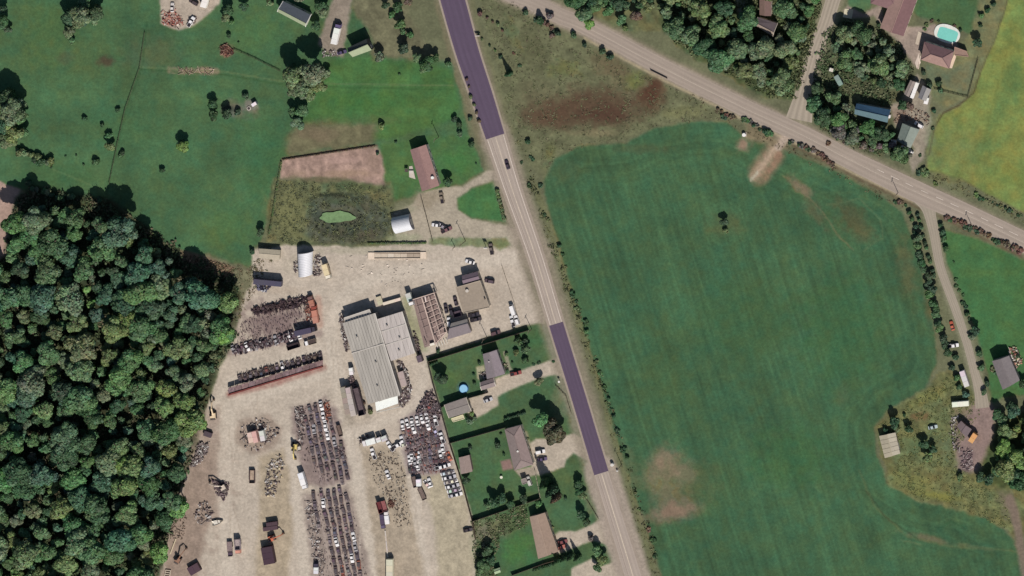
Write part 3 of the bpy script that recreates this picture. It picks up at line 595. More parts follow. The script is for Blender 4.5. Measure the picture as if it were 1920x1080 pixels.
building('farm_shed', 'long slate-grey shed with sunlit-pale lower roof side beside the tree at the top edge', 'shed', [(531, 2), (583, 28), (573, 50), (520, 22)], 3.6, 'gable', 1.2, (78, 84, 92), (150, 158, 128), (180, 182, 160), trim=(225, 222, 215), ridge_t=.72, windows=(2, 0, 2, 0))  # paler lower slope: sunlight put into the roof colour
building('barn', 'barn with shaded charcoal and sunlit pale green roof slopes below the motorhome', 'barn', [(651, 90), (687, 73), (697, 94), (661, 107)], 5.2, 'gable', 1.8, (74, 78, 76), (150, 158, 128), (90, 86, 84), windows=(0, 1, 0, 1), door=1, ridge_t=.45)  # dark and pale slopes: shade and sun put into the roof colours
building('house', 'long bungalow with dusty brown-pink roof west of the highway', 'house', [(769, 281), (799, 271), (824, 348), (791, 359)], 4.0, 'gable', .7, (150, 118, 112), (140, 110, 106), (196, 188, 176), turn=1, windows=(4, 1, 4, 1), vents=((811, 333, .75, (235, 232, 226)),), door=0)
building('storage_shed', 'beige low shed at the yard corner north of the dark trailer', 'shed', [(485, 466), (526, 469), (524, 488), (486, 484)], 2.6, 'gable', .35, (168, 158, 138), (180, 168, 148), (150, 140, 124), windows=(0, 0, 0, 0))
building('office_building', 'flat tan-roofed office building in the middle of the car park', 'office', [(855, 539), (900, 526), (918, 576), (869, 587)], 4.2, 'flat', 0, (154, 140, 124), None, (200, 188, 172), windows=(3, 3, 2, 3), vents=((876, 545, .8, (200, 190, 178)), (909, 560, .35, (90, 80, 76))), trim=(178, 164, 146))
building('office_wing', 'purple-grey lower wing on the north end of the tan-roofed office', 'office', [(866, 517), (896, 509), (900, 525.5), (869, 534)], 3.6, 'gable', .9, (112, 98, 106), (120, 104, 112), (176, 166, 156), windows=(2, 0, 0, 1), trim=None)
building('annex', 'small grey gabled annex south of the office with pale strip along its roof', 'workshop', [(846, 606), (876, 598), (884, 623), (838, 637)], 3.2, 'gable', 1.2, (176, 166, 156), (124, 114, 116), (160, 150, 140), windows=(1, 1, 1, 0), ridge_t=.3)
building('workshop', 'huge grey sheet-metal workshop with ribbed roof in the middle of the scrapyard', 'workshop', [(642, 605), (703, 586), (750, 741), (690, 758)], 4.8, 'gable', .5, (166, 160, 150), (168, 162, 152), (150, 144, 138), turn=1, panels=1, windows=(0, 0, 0, 0)) if False else None
def strip_roof(name, label, cs, h, n, col, wall, fall=.3, cat='workshop', var=.07, cuts=(0, .37, 1)):
    """nearly flat roof of sheet panels running along A->D, side by side from A to B"""
    E = quadpts(cs, h); cen = sum(E, Vector()) / 4; org = Vector((cen.x, cen.y, 0)); t = thing(name, label, cat, org)
    W = [e + (cen - e).normalized() * .4 - Vector((0, 0, .2)) for e in E]; mb = MB(org)
    for i in range(4):
        j = (i + 1) % 4; mb.face([Vector((W[i].x, W[i].y, -.2)), Vector((W[j].x, W[j].y, -.2)), W[j], W[i]])
    mb.build('wall', M(wall), t)
    a, b_, c_, d_ = E
    for k in range(n):
        t0, t1 = k / n, (k + 1) / n - .006; m2 = MB(org); lift = Vector((0, 0, .05 * (k % 2) + fall * (1 - abs(2 * (k + .5) / n - 1))))
        for s0, s1 in zip(cuts[:-1], cuts[1:]):
            q = [a + (b_ - a) * t0, a + (b_ - a) * t1, d_ + (c_ - d_) * t1, d_ + (c_ - d_) * t0]
            q2 = [q[0] + (q[3] - q[0]) * s0, q[1] + (q[2] - q[1]) * s0, q[1] + (q[2] - q[1]) * s1, q[0] + (q[3] - q[0]) * s1]
            m2 = MB(org); solid(m2, [p + lift for p in q2], .12); v_ = random.uniform(1 - var, 1 + var)
            m2.build('roof_panel', ROOFSHEET, t, color=[x * v_ for x in A(col)])
    for cu in cuts[1:-1]:
        m2 = MB(org); m2.bar(a + (d_ - a) * cu + Vector((0, 0, fall + .08)), b_ + (c_ - b_) * cu + Vector((0, 0, fall + .08)), .45, .06); m2.build('seam_cap', M((196, 188, 178)), t)
    m2 = MB(org); m2.bar(b_ + Vector((0, 0, .18)), c_ + Vector((0, 0, .18)), .45, .12); m2.build('edge_flashing', M((206, 198, 188)), t)
    for (u_, w_) in ((.3, .2), (.62, .55), (.45, .82)):
        p = a + (b_ - a) * u_ + ((d_ - a) * (1 - u_) + (c_ - b_) * u_) * w_; m2 = MB(org); m2.cyl((p.x, p.y, h + fall + .5), .35, .8, 10); m2.build('roof_vent', M((150, 144, 138)), t)
    for k in (0, 1, 2):
        m2 = MB(org); wall_opening(m2, Vector((W[1].x, W[1].y, 0)), Vector((W[2].x, W[2].y, 0)), .2 + .28 * k, 3.2, 0, 3.2); m2.build('door', M((150, 146, 142)), t)
    return t
strip_roof('workshop', 'huge grey ribbed sheet-metal workshop in the middle of the scrapyard', [(642, 606), (703, 587), (750, 741), (690, 758)], 5.2, 12, (170, 163, 153), (150, 144, 138))
strip_roof('workshop', 'smooth pale pinkish-grey workshop joined to the east side of the ribbed one', [(707, 598.5), (754, 584), (778, 662), (733, 677)], 4.8, 6, (187, 177, 170), (160, 150, 142), .12, var=.02, cuts=(0, .3, .62, 1))
building('lean_to', 'narrow pale lean-to along the north end of the big ribbed workshop', 'shed', [(645, 596), (693, 580), (696, 588.5), (648, 603)], 4.4, 'flat', 0, (182, 175, 166), None, (130, 124, 120), windows=(0, 0, 0, 0), over=.2)
# torn white membrane on the south end
t = thing('canopy', 'torn white membrane canopy at the south end of the ribbed workshop', 'canopy', V3(726, 757))
o0 = t.location.copy(); mb = MB(o0)
k = 0
for i in range(6):
    x_, y_ = 706 + i * 6.9, 764 - i * 2.4
    cs = [(x_ - 2.6, y_ - 7 - random.uniform(0, 4)), (x_ + 4.6, y_ - 10 - random.uniform(0, 4)), (x_ + 6.2, y_ + 4.5), (x_ - .4, y_ + 6.8)]
    m2 = MB(o0); solid(m2, quadpts(cs, 4.4 + .05 * (i % 2)), .1); m2.build('membrane_sheet', M((244, 246, 238), .8, 0, .06), t)
for (x_, y_) in ((708, 772), (748, 762), (704, 758), (744, 745)):
    p = V3(x_, y_, 4.2); mb.box((p.x, p.y, 2.1), (.25, .25, 4.2))
mb.bar(V3(706, 773, 4.3), V3(749, 763, 4.3), .35); mb.build('frame', M((190, 186, 176)), t)

# residential houses
building('house', 'grey-roofed bungalow with forecourt beside the round blue pool', 'house', [(905, 664), (931, 656), (947, 701), (913, 711)], 3.9, 'gable', .9, (138, 126, 130), (130, 120, 122), (188, 176, 160), turn=1, windows=(3, 1, 3, 1), trim=None, vents=((917, 678, .3, (210, 200, 195)),), door=0)
building('garage', 'small grey attached garage on the south end of the grey bungalow', 'garage', [(900, 717), (926, 708.5), (930, 724), (903, 732)], 3.0, 'gable', .7, (126, 112, 112), (138, 124, 122), (205, 196, 180), windows=(0, 0, 0, 0), door=2, trim=(215, 206, 192))
building('garage', 'wide taupe flat-roofed garage between the pool and the wrecked cars', 'garage', [(833, 759), (874, 745), (884, 771), (842, 784)], 3.4, 'gable', .3, (140, 130, 124), (134, 126, 120), (206, 196, 170), windows=(1, 1, 1, 1), door=1, trim=(210, 198, 180))
building('porch', 'low cream porch roof below the wide taupe garage', 'porch', [(846, 785), (868, 777.5), (871, 785), (850, 791)], 2.2, 'flat', 0, (200, 192, 158), None, (190, 180, 150), windows=(0, 0, 0, 0))
building('house', 'mauve-brown hip-roofed bungalow with the curved front path', 'house', [(946, 805), (976, 797), (1000, 871), (964, 882)], 3.9, 'hip', 1.1, (140, 122, 118), (132, 118, 114), (200, 188, 170), turn=1, windows=(4, 1, 4, 1), vents=((971, 846, .5, (225, 220, 212)),), door=0)
building('garden_shed', 'dusty pink garden shed by the fence west of the hip-roofed bungalow', 'shed', [(860, 858), (880, 853), (886, 884), (864, 889)], 3.0, 'gable', .4, (146, 128, 120), (150, 132, 124), (120, 104, 96), windows=(0, 1, 0, 0), door=1, turn=1)
building('house', 'tan-brown roofed long house above the row of small conifers', 'house', [(993, 969), (1022, 961), (1047, 1034), (1009, 1048)], 3.8, 'gable', .8, (152, 130, 114), (158, 136, 120), (190, 170, 150), turn=1, windows=(4, 1, 3, 1), door=0)
building('hut', 'small dark hut on the patio south of the hip-roofed bungalow', 'hut', [(977, 899), (986, 896), (989, 905), (980, 908)], 2.2, 'flat', 0, (138, 128, 122), None, (90, 80, 76), windows=(0, 0, 0, 0))
building('hut', 'pale green hut under the bushes at the lower left of the salmon-roofed lot', 'hut', [(926, 1068), (937, 1064), (939, 1073), (928, 1077)], 2.2, 'gable', .4, (158, 176, 140), None, (140, 150, 130), windows=(0, 0, 0, 0))
# north-east
building('house', 'maroon-roofed house wing running down toward the yard near the oval pool', 'house', [(1670, 0), (1722, -8), (1694, 68), (1650, 52)], 4.0, 'gable', 1.5, (118, 88, 88), (158, 128, 118), (210, 196, 178), turn=1, windows=(3, 1, 3, 1), door=1, ridge_t=.5)
building('house_wing', 'purple-brown roofed wing at the top edge joining the maroon house', 'house', [(1636, -40), (1692, -44), (1684, 22), (1632, 6)], 3.9, 'hip', 1.2, (120, 92, 94), (128, 98, 98), (200, 186, 170), windows=(2, 1, 2, 1))
building('pool_house', 'brick-red hip-roofed house south of the white oval pool', 'house', [(1733, 78), (1789, 96), (1780, 129), (1726, 112)], 4.2, 'hip', 1.6, (112, 86, 88), (156, 126, 116), (216, 204, 186), windows=(3, 1, 2, 1), trim=None)
building('porch', 'small pinkish porch east of the brick-red pool house', 'porch', [(1790, 88), (1812, 96), (1816, 106), (1790, 103)], 2.6, 'flat', 0, (150, 122, 108), None, (170, 150, 130), windows=(0, 0, 0, 0))
building('house', 'teal-roofed house hidden among the trees by the road bend', 'house', [(1606, 194), (1670, 206), (1664, 230), (1602, 214)], 4.4, 'gable', 1.6, (58, 90, 116), (88, 112, 118), (150, 150, 140), windows=(2, 1, 2, 1))
building('garage', 'grey-green roofed garage with white vans at its south end', 'garage', [(1692, 231), (1724, 243), (1707, 278), (1682, 263)], 4.0, 'gable', .9, (134, 142, 132), (112, 122, 114), (150, 146, 138), turn=1, windows=(0, 0, 1, 0), door=1)
building('shed', 'domed light grey shed between the long white trailer and the field edge', 'shed', [(1730, 160), (1746, 168), (1736, 190), (1721, 183)], 3.0, 'gable', .6, (150, 146, 142), (128, 126, 128), (140, 136, 132), turn=1, windows=(0, 0, 0, 0))
building('shed', 'mauve-grey open shed west of the long white trailer', 'shed', [(1707, 150), (1717, 154), (1704, 182), (1695, 176)], 2.8, 'gable', .3, (142, 130, 124), None, (120, 112, 108), turn=1, windows=(0, 0, 0, 0))
building('cottage', 'brown-roofed cottage half under the trees north of the county road', 'house', [(1421, 32), (1458, 44), (1449, 69), (1415, 47)], 4.0, 'gable', 1.5, (104, 92, 94), (150, 134, 120), (190, 178, 160), windows=(1, 1, 1, 1), ridge_t=.65, trim=(200, 188, 170))
building('cottage_wing', 'reddish-brown north wing of the cottage under the trees at the top edge', 'house', [(1424, -6), (1446, -4), (1446, 30), (1424, 28)], 4.0, 'gable', 1.2, (116, 92, 86), (128, 104, 94), (190, 178, 160), turn=1, windows=(1, 0, 1, 0))
# right
building('house', 'dark grey farmhouse at the right edge with cluttered deck', 'house', [(1860, 677), (1892, 667), (1912, 713), (1880, 731)], 4.6, 'gable', 1.2, (124, 116, 116), (118, 110, 110), (150, 140, 136), turn=1, windows=(2, 1, 2, 1))
building('shed', 'weathered buff plank-topped shed on the field edge at the right', 'shed', [(1648, 817), (1679, 811), (1688, 851), (1659, 859)], 3.0, 'gable', .25, (176, 166, 146), (166, 156, 134), (120, 106, 90), turn=1, panels=5, windows=(0, 0, 0, 0))
building('shack', 'purplish brown tin shack beside the orange truck body', 'shack', [(1794, 799), (1802, 789), (1822, 805), (1812, 820)], 3.2, 'gable', .7, (122, 106, 106), (110, 96, 98), (96, 80, 76), windows=(0, 0, 0, 0))

def arched(name, label, cs, col, axis_turn=0, rise=None, cat='barn', base=.4, door=True):
    """quonset hut: the arch spans A->D, the axis runs A->B"""
    cs = cs[axis_turn:] + cs[:axis_turn]; E = quadpts(cs, 1.5); cen = sum(E, Vector()) / 4; org = Vector((cen.x, cen.y, 0)); t = thing(name, label, cat, org)
    a, b_, c_, d_ = E; r = ((d_ - a).length + (c_ - b_).length) / 4; hh = rise or r
    n = 16; nr = 14
    def pt(s_, th, bump=0.0):
        p = a + (b_ - a) * s_; q = d_ + (c_ - d_) * s_; m_ = (p + q) / 2; e = (p - q) / 2 * (1 + bump)
        v_ = m_ + e * math.cos(th); return Vector((v_.x, v_.y, base + (hh) * (1 + bump) * math.sin(th)))
    mb = MB(org)
    for k in range(nr * 2):
        s0, s1 = k / (nr * 2), (k + 1) / (nr * 2)
        for i in range(n):
            t0, t1 = math.pi * i / n, math.pi * (i + 1) / n; mb.face([pt(s0, t0, .012 * (k % 2)), pt(s0, t1, .012 * (k % 2)), pt(s1, t1, .012 * ((k + 1) % 2)), pt(s1, t0, .012 * ((k + 1) % 2))])
    mb.build('shell', M(col, .55, .0, .08, .8, k=1.0, spec=.5), t)
    m2 = MB(org)
    for s_ in (0, 1):
        m2 = MB(org); m2.face([Vector((pt(s_, 0).x, pt(s_, 0).y, -.1))] + [pt(s_, math.pi * i / n) for i in range(n + 1)] + [Vector((pt(s_, math.pi).x, pt(s_, math.pi).y, -.1))])
        m2.build('end_wall', M((120, 116, 122)), t)
    if door:
        m3 = MB(org); p, q = pt(1, math.pi * .75), pt(1, math.pi * .25); wall_opening(m3, Vector((p.x, p.y, 0)), Vector((q.x, q.y, 0)), .5, 3, 0, 2.8); m3.build('door', M((160, 156, 150)), t)
    return t
arched('arched_barn', 'silver arched metal barn between the pond paddock and the house drive', [(735, 408), (768, 401), (776, 430), (743, 438)], (205, 205, 208), rise=3.6, base=1.2)
arched('arched_hut', 'bright white arched hut standing at the north edge of the scrapyard', [(559, 474), (561, 518), (586, 514), (587, 471)], (222, 220, 222), rise=3.6, base=1.8)

# open frame building
t = thing('steel_frame', 'roofless building frame of pale beams between workshop and office', 'building frame', V3(806, 603))
o0 = Vector(t.location); mb = MB(o0); mb.face([V3(*p, .1) for p in ((774, 563), (816, 550), (838, 622), (822, 642), (796, 652))][::-1]); mb.build('floor', M((138, 118, 112), .9, 0, .22, .5), t)
mb = MB(o0)
for (a, b_) in (((771, 563), (814, 549)),): mb.bar(V3(*a, 0) + Vector((0, 0, 2)), V3(*b_, 0) + Vector((0, 0, 2)), .25, 4.2)
mb.build('wall', M((110, 96, 96)), t)
mb = MB(o0); mb.bar(V3(817, 549, 0) + Vector((0, 0, 1.6)), V3(838, 622, 0) + Vector((0, 0, 1.6)), .25, 3.2); mb.build('wall', M((150, 136, 130)), t)
zb = 4.0
def fb(a, b_, w=.28, col=(206, 182, 168), z=zb):
    m2 = MB(o0); m2.bar(V3(*a, z), V3(*b_, z), w); m2.build('beam', M(col), t)
fb((774, 562), (815, 549), .4); fb((791, 558), (817, 646), .45); fb((797, 556), (799, 566), .5, (235, 215, 205)); fb((814, 550), (838, 622), .35); fb((803, 555), (829, 640), .25, z=zb - .1); fb((778, 562), (803, 648), .16, (170, 148, 138), zb - .6)
fb((838, 622), (818, 643), .35); fb((820, 630), (838, 622), .3)
for k in range(7):
    s_ = (k + 1) / 8; a = (791 + 26 * s_, 558 + 88 * s_ * .86); b_ = (814 + 24 * s_, 550 + 72 * s_); fb(a, b_, .22)
for k in range(5): s_ = (k + 1) / 6; fb((774 + 24 * s_, 563 + 80 * s_), (791 + 24 * s_, 558 + 78 * s_), .12, (160, 138, 130), zb - .5)
for k in range(5): fb((818 + k * 4.6, 642 - k * 1.8), (821 + k * 4.6, 651 - k * 1.8), .3, (215, 208, 196), .6)
for p in ((774, 562), (815, 549), (838, 622), (818, 643), (797, 648), (791, 558), (805, 600), (826, 586)):
    q = V3(*p, zb); m2 = MB(o0); m2.box((q.x, q.y, zb / 2), (.25, .25, zb)); m2.build('post', M((190, 170, 160)), t)
mb = MB(o0); q = V3(811, 645, .8); mb.box((q.x, q.y, .8), (2.3, 1.1, 1.2), .3); mb.build('crate', M((228, 220, 205)), t)

# weighbridge
t = thing('weighbridge', 'long beige weighbridge with pale ramps along the north edge of the yard', 'weighbridge', V3(744, 479))
o0 = Vector(t.location)
def slab(name, cs, z0, z1, col, t, o0, **k):
    mb = MB(o0); lo = quadpts(cs, z1); mb.mesh8([Vector((p.x, p.y, z0)) for p in lo] + lo); return mb.build(name, M(col, **k), t)
slab('ramp', [(690, 486), (702, 486), (702, 473.5), (690, 473.5)], 0, .5, (224, 204, 182), t, o0); slab('ramp', [(788, 485), (798.5, 485), (798.5, 472.5), (788, 472.5)], 0, .5, (224, 204, 182), t, o0)
for k in range(7): slab('deck_panel', [(702.4 + k * 12.2, 483), (714.2 + k * 12.2, 483), (714.2 + k * 12.2, 475.5), (702.4 + k * 12.2, 475.5)], 0, .42, random.choice([(168, 152, 134), (200, 184, 164), (210, 196, 178)]), t, o0)
slab('rail', [(702, 486), (788, 485.6), (788, 484), (702, 484.4)], 0, .8, (205, 186, 164), t, o0); slab('rail', [(702, 475), (788, 474), (788, 472.6), (702, 473.6)], 0, .8, (190, 172, 152), t, o0)

# pools
t = thing('round_pool', 'round blue above-ground garden pool on the lawn', 'pool', V3(868, 727)); p = V3(869, 729, 1.2); q0 = Vector(t.location)
mb = MB(); mb.cyl((p.x - q0.x, p.y - q0.y, .55), 2.1, 1.1, 28); mb.build('pool_wall', M((70, 120, 170)), t)
mb = MB(); mb.cyl((p.x - q0.x, p.y - q0.y, 1.13), 1.9, .04, 28); mb.build('water', M((150, 200, 228), .15, 0, .05), t)
t = thing('oval_pool', 'white-rimmed oval swimming pool with turquoise water', 'pool', V3(1774, 63)); q0 = Vector(t.location); an = -math.radians(18)
def oval(cx, cy, rx, ry, z0, z1, nm, mat, e=2.6):
    mb = MB(q0); lo = []
    for k in range(36):
        a = 2 * math.pi * k / 36; ca, sa = math.cos(a), math.sin(a); x = rx * abs(ca) ** (2 / e) * (1 if ca > 0 else -1); y = ry * abs(sa) ** (2 / e) * (1 if sa > 0 else -1)
        g = V3(cx, cy); lo.append(Vector((g.x + x * math.cos(an) - y * math.sin(an), g.y + x * math.sin(an) + y * math.cos(an), z1)))
    solid(mb, lo, z1 - z0); mb.build(nm, mat, t)
oval(1776, 63, 6.4, 4.4, .02, .35, 'pool_deck', M((222, 222, 212)), 2.3); oval(1777, 64.5, 4.9, 2.9, .3, .37, 'water', M((128, 204, 190), .15, 0, .06), 5)

# ------------------------------------------------------------------ vehicles (shared part meshes)
DARK = M((40, 34, 40)); MID = M((110, 104, 104)); 
def sec_hull(secs):
    mb = MB(); prev = None
    for (x, hw, z0, z1, tw) in secs:
        ring = [Vector((x, -hw, z0)), Vector((x, hw, z0)), Vector((x, hw, (z0 + z1) / 2 + .1)), Vector((x, hw * tw, z1)), Vector((x, -hw * tw, z1)), Vector((x, -hw, (z0 + z1) / 2 + .1))]
        if prev:
            for i in range(6): j = (i + 1) % 6; mb.face([prev[i], prev[j], ring[j], ring[i]])
        else: mb.face(ring[::-1])
        prev = ring
    mb.face(prev); return mb
def frustum(xa0, xa1, w0, z0, xb0, xb1, w1, z1):
    mb = MB(); mb.mesh8([(xa0, -w0, z0), (xa1, -w0, z0), (xa1, w0, z0), (xa0, w0, z0), (xb0, -w1, z1), (xb1, -w1, z1), (xb1, w1, z1), (xb0, w1, z1)]); return mb
def wheelm(r=.33, w=.24):
    mb = MB(); mb.cyl((0, 0, 0), r, w, 12, 'Y'); return mb.data('wheel', TYRE)
WH = wheelm(); WHB = wheelm(.5, .35)
def plate(x0, x1, w, z, th=.05): mb = MB(); mb.mesh8([(x0, -w, z), (x1, -w, z), (x1, w, z), (x0, w, z), (x0, -w, z + th), (x1, -w, z + th), (x1, w, z + th), (x0, w, z + th)]); return mb
car_hull = sec_hull([(-2.3, .72, .35, .75, .9), (-2.1, .85, .25, .92, .88), (-1.2, .9, .22, .98, .9), (.9, .9, .22, .95, .9), (1.9, .87, .24, .82, .86), (2.3, .7, .32, .68, .85)]).data('body', PAINT)
car_cab = frustum(-1.75, 1.0, .80, .93, -1.05, .25, .62, 1.42).data('windows', GLASS); car_roof = plate(-1.0, .2, .62, 1.42).data('roof', PAINT)
suv_hull = sec_hull([(-2.35, .8, .4, .95, .92), (-2.2, .93, .3, 1.1, .9), (1.0, .95, .3, 1.1, .9), (2.1, .9, .3, .98, .88), (2.4, .75, .4, .8, .85)]).data('body', PAINT)
suv_cab = frustum(-2.2, 1.15, .84, 1.08, -2.0, .5, .72, 1.72).data('windows', GLASS); suv_roof = plate(-1.95, .45, .72, 1.72).data('roof', PAINT)
pk_hull = sec_hull([(-2.8, .9, .45, 1.0, .95), (-.6, .95, .4, 1.0, .95), (1.6, .95, .4, 1.1, .9), (2.6, .9, .4, 1.0, .85), (2.8, .75, .5, .85, .85)]).data('body', PAINT)
pk_cab = frustum(-.7, 1.5, .86, 1.05, -.5, .9, .72, 1.75).data('windows', GLASS); pk_roof = plate(-.45, .85, .72, 1.75).data('roof', PAINT); pk_bed = plate(-2.65, -.8, .74, 1.0, .03).data('load_bed', DARK)
van_hull = frustum(-2.8, 2.6, .98, .3, -2.7, 1.9, .9, 2.2).data('body', PAINT); van_scr = frustum(1.85, 2.35, .82, 1.3, 1.75, 1.95, .8, 2.12).data('windscreen', GLASS)
wr_hull = sec_hull([(-2.25, .72, .1, .55, .9), (-2.0, .86, .05, .74, .86), (-1.1, .88, .02, .78, .9), (.9, .88, .02, .72, .9), (1.1, .86, .02, .45, .9), (2.0, .84, .02, .42, .9), (2.2, .7, .05, .5, .85)]).data('body', RUSTY)
wr_cab = frustum(-1.6, 1.0, .78, .72, -1.0, .3, .62, 1.1).data('window_openings', M((78, 68, 72))); wr_roof = plate(-.95, .25, .62, 1.1, .06).data('roof', RUSTY)
mb = MB(); mb.box((1.5, 0, .6), (.7, .6, .35), 0); mb.box((1.4, .35, .55), (.3, .2, .3), .4); engine = mb.data('engine', MID)
wr2_cab = frustum(-1.6, .9, .8, .72, -1.4, .6, .76, .86).data('cabin_floor', M((84, 74, 76)))
mb = MB(); mb.box((-.9, .38, .98), (.5, .5, .3)); mb.box((-.9, -.38, .98), (.5, .5, .3)); seats = mb.data('seats', M((90, 84, 88)))
def dark_glass(c): return c
def vehicle(kind, name, label, cat, px, py, deg, col, group=None, z=0.0, wheels=True):
    """deg: heading of the bonnet in image degrees, 0 = right, 90 = up"""
    x, y = P(px, py, .8 + z); t = thing(name, label, cat, (x, y, z), math.radians(deg), group); a = A(col)
    if kind == 'sedan': place('body', car_hull, t, color=a); place('windows', car_cab, t); place('roof', car_roof, t, color=a); wx, wy, zr, wm = 1.4, .82, .33, WH
    elif kind == 'suv': place('body', suv_hull, t, color=a); place('windows', suv_cab, t); place('roof', suv_roof, t, color=a); wx, wy, zr, wm = 1.5, .86, .33, WH
    elif kind == 'pickup': place('body', pk_hull, t, color=a); place('windows', pk_cab, t); place('roof', pk_roof, t, color=a); place('load_bed', pk_bed, t); wx, wy, zr, wm = 1.75, .88, .33, WH
    elif kind == 'van': place('body', van_hull, t, color=a); place('windscreen', van_scr, t); wx, wy, zr, wm = 1.7, .88, .33, WH
    elif kind == 'wreck': place('body', wr_hull, t, color=a); place('window_openings', wr_cab, t); place('roof', wr_roof, t, color=[v * random.uniform(.7, 1.1) for v in a]); place('engine', engine, t); wheels = False
    elif kind == 'wreck2': place('body', wr_hull, t, color=a); place('cabin_floor', wr2_cab, t); place('seats', seats, t); place('engine', engine, t); wheels = False
    if wheels:
        for sx in (-1, 1):
            for sy in (-1, 1): place('wheel', wm, t, (sx * wx, sy * wy, zr))
    return t
def quad_axis(cs, z):
    E = quadpts(cs, z); cen = sum(E, Vector()) / 4; a = (E[0] + E[3]) / 2; b_ = (E[1] + E[2]) / 2; d = b_ - a
    w = ((E[3] - E[0]).length + (E[2] - E[1]).length) / 2; return cen, math.atan2(d.y, d.x), d.length, w
def line_axis(a, b_, w, z):
    p, q = V3(*a, z), V3(*b_, z); d = q - p; return (p + q) / 2, math.atan2(d.y, d.x), d.length, w
def box_trailer(name, label, cat, a, b_, w, h, col, floor=1.0, cab=None, open_top=False, group=None, top=None, axles=3, z=0.0):
    """box body from a to b (pixel midpoints of its ends), width w metres; cab colour adds a tractor cab past b"""
    c, an, L, w = line_axis(a, b_, w, h); t = thing(name, label, cat, (c.x, c.y, z), an, group)
    if open_top:
        mb = MB()
        for (cx_, cy_, dx_, dy_) in ((0, w / 2, L, .12), (0, -w / 2, L, .12), (L / 2, 0, .12, w), (-L / 2, 0, .12, w)): mb.box((cx_, cy_, (h + floor) / 2), (dx_, dy_, h - floor))
        mb.build('side_walls', RUSTY, t, color=A(col)); m2 = MB(); m2.box((0, 0, floor + .1), (L, w, .15)); m2.build('load_floor', M(top or (80, 66, 62), .9, 0, .35), t)
    else:
        mb = MB(); mb.box((0, 0, (h + floor) / 2), (L, w, h - floor)); mb.build('box_body', SHEET, t, color=A(col))
        n = max(2, int(L / 2.6))
        for k in range(n):
            m2 = MB(); m2.box((-L / 2 + (k + .5) * L / n, 0, h + .03), (L / n - .08, w - .12, .05)); m2.build('roof_panel', SHEET, t, color=[v * random.uniform(.93, 1.04) for v in A(top or col)])
    if floor > .5:
        mb = MB(); mb.box((0, 0, floor - .15), (L * .96, .9, .25)); mb.build('chassis', DARK, t)
        for k in range(axles):
            for sy in (-1, 1): place('wheel', WHB, t, (-L / 2 + 1.2 + k * 1.15 if k < 2 else L / 2 - 1.4, sy * (w / 2 - .2), .5))
    if cab:
        mb = frustum(L / 2 + .25, L / 2 + 2.2, w * .46, .5, L / 2 + .3, L / 2 + 1.7, w * .43, min(h, 2.7)); mb.build('cab', PAINT, t, color=A(cab))
        m2 = frustum(L / 2 + 1.75, L / 2 + 2.12, w * .42, 1.6, L / 2 + 1.55, L / 2 + 1.78, w * .40, min(h, 2.7) - .08); m2.build('windscreen', GLASS, t)
    return t

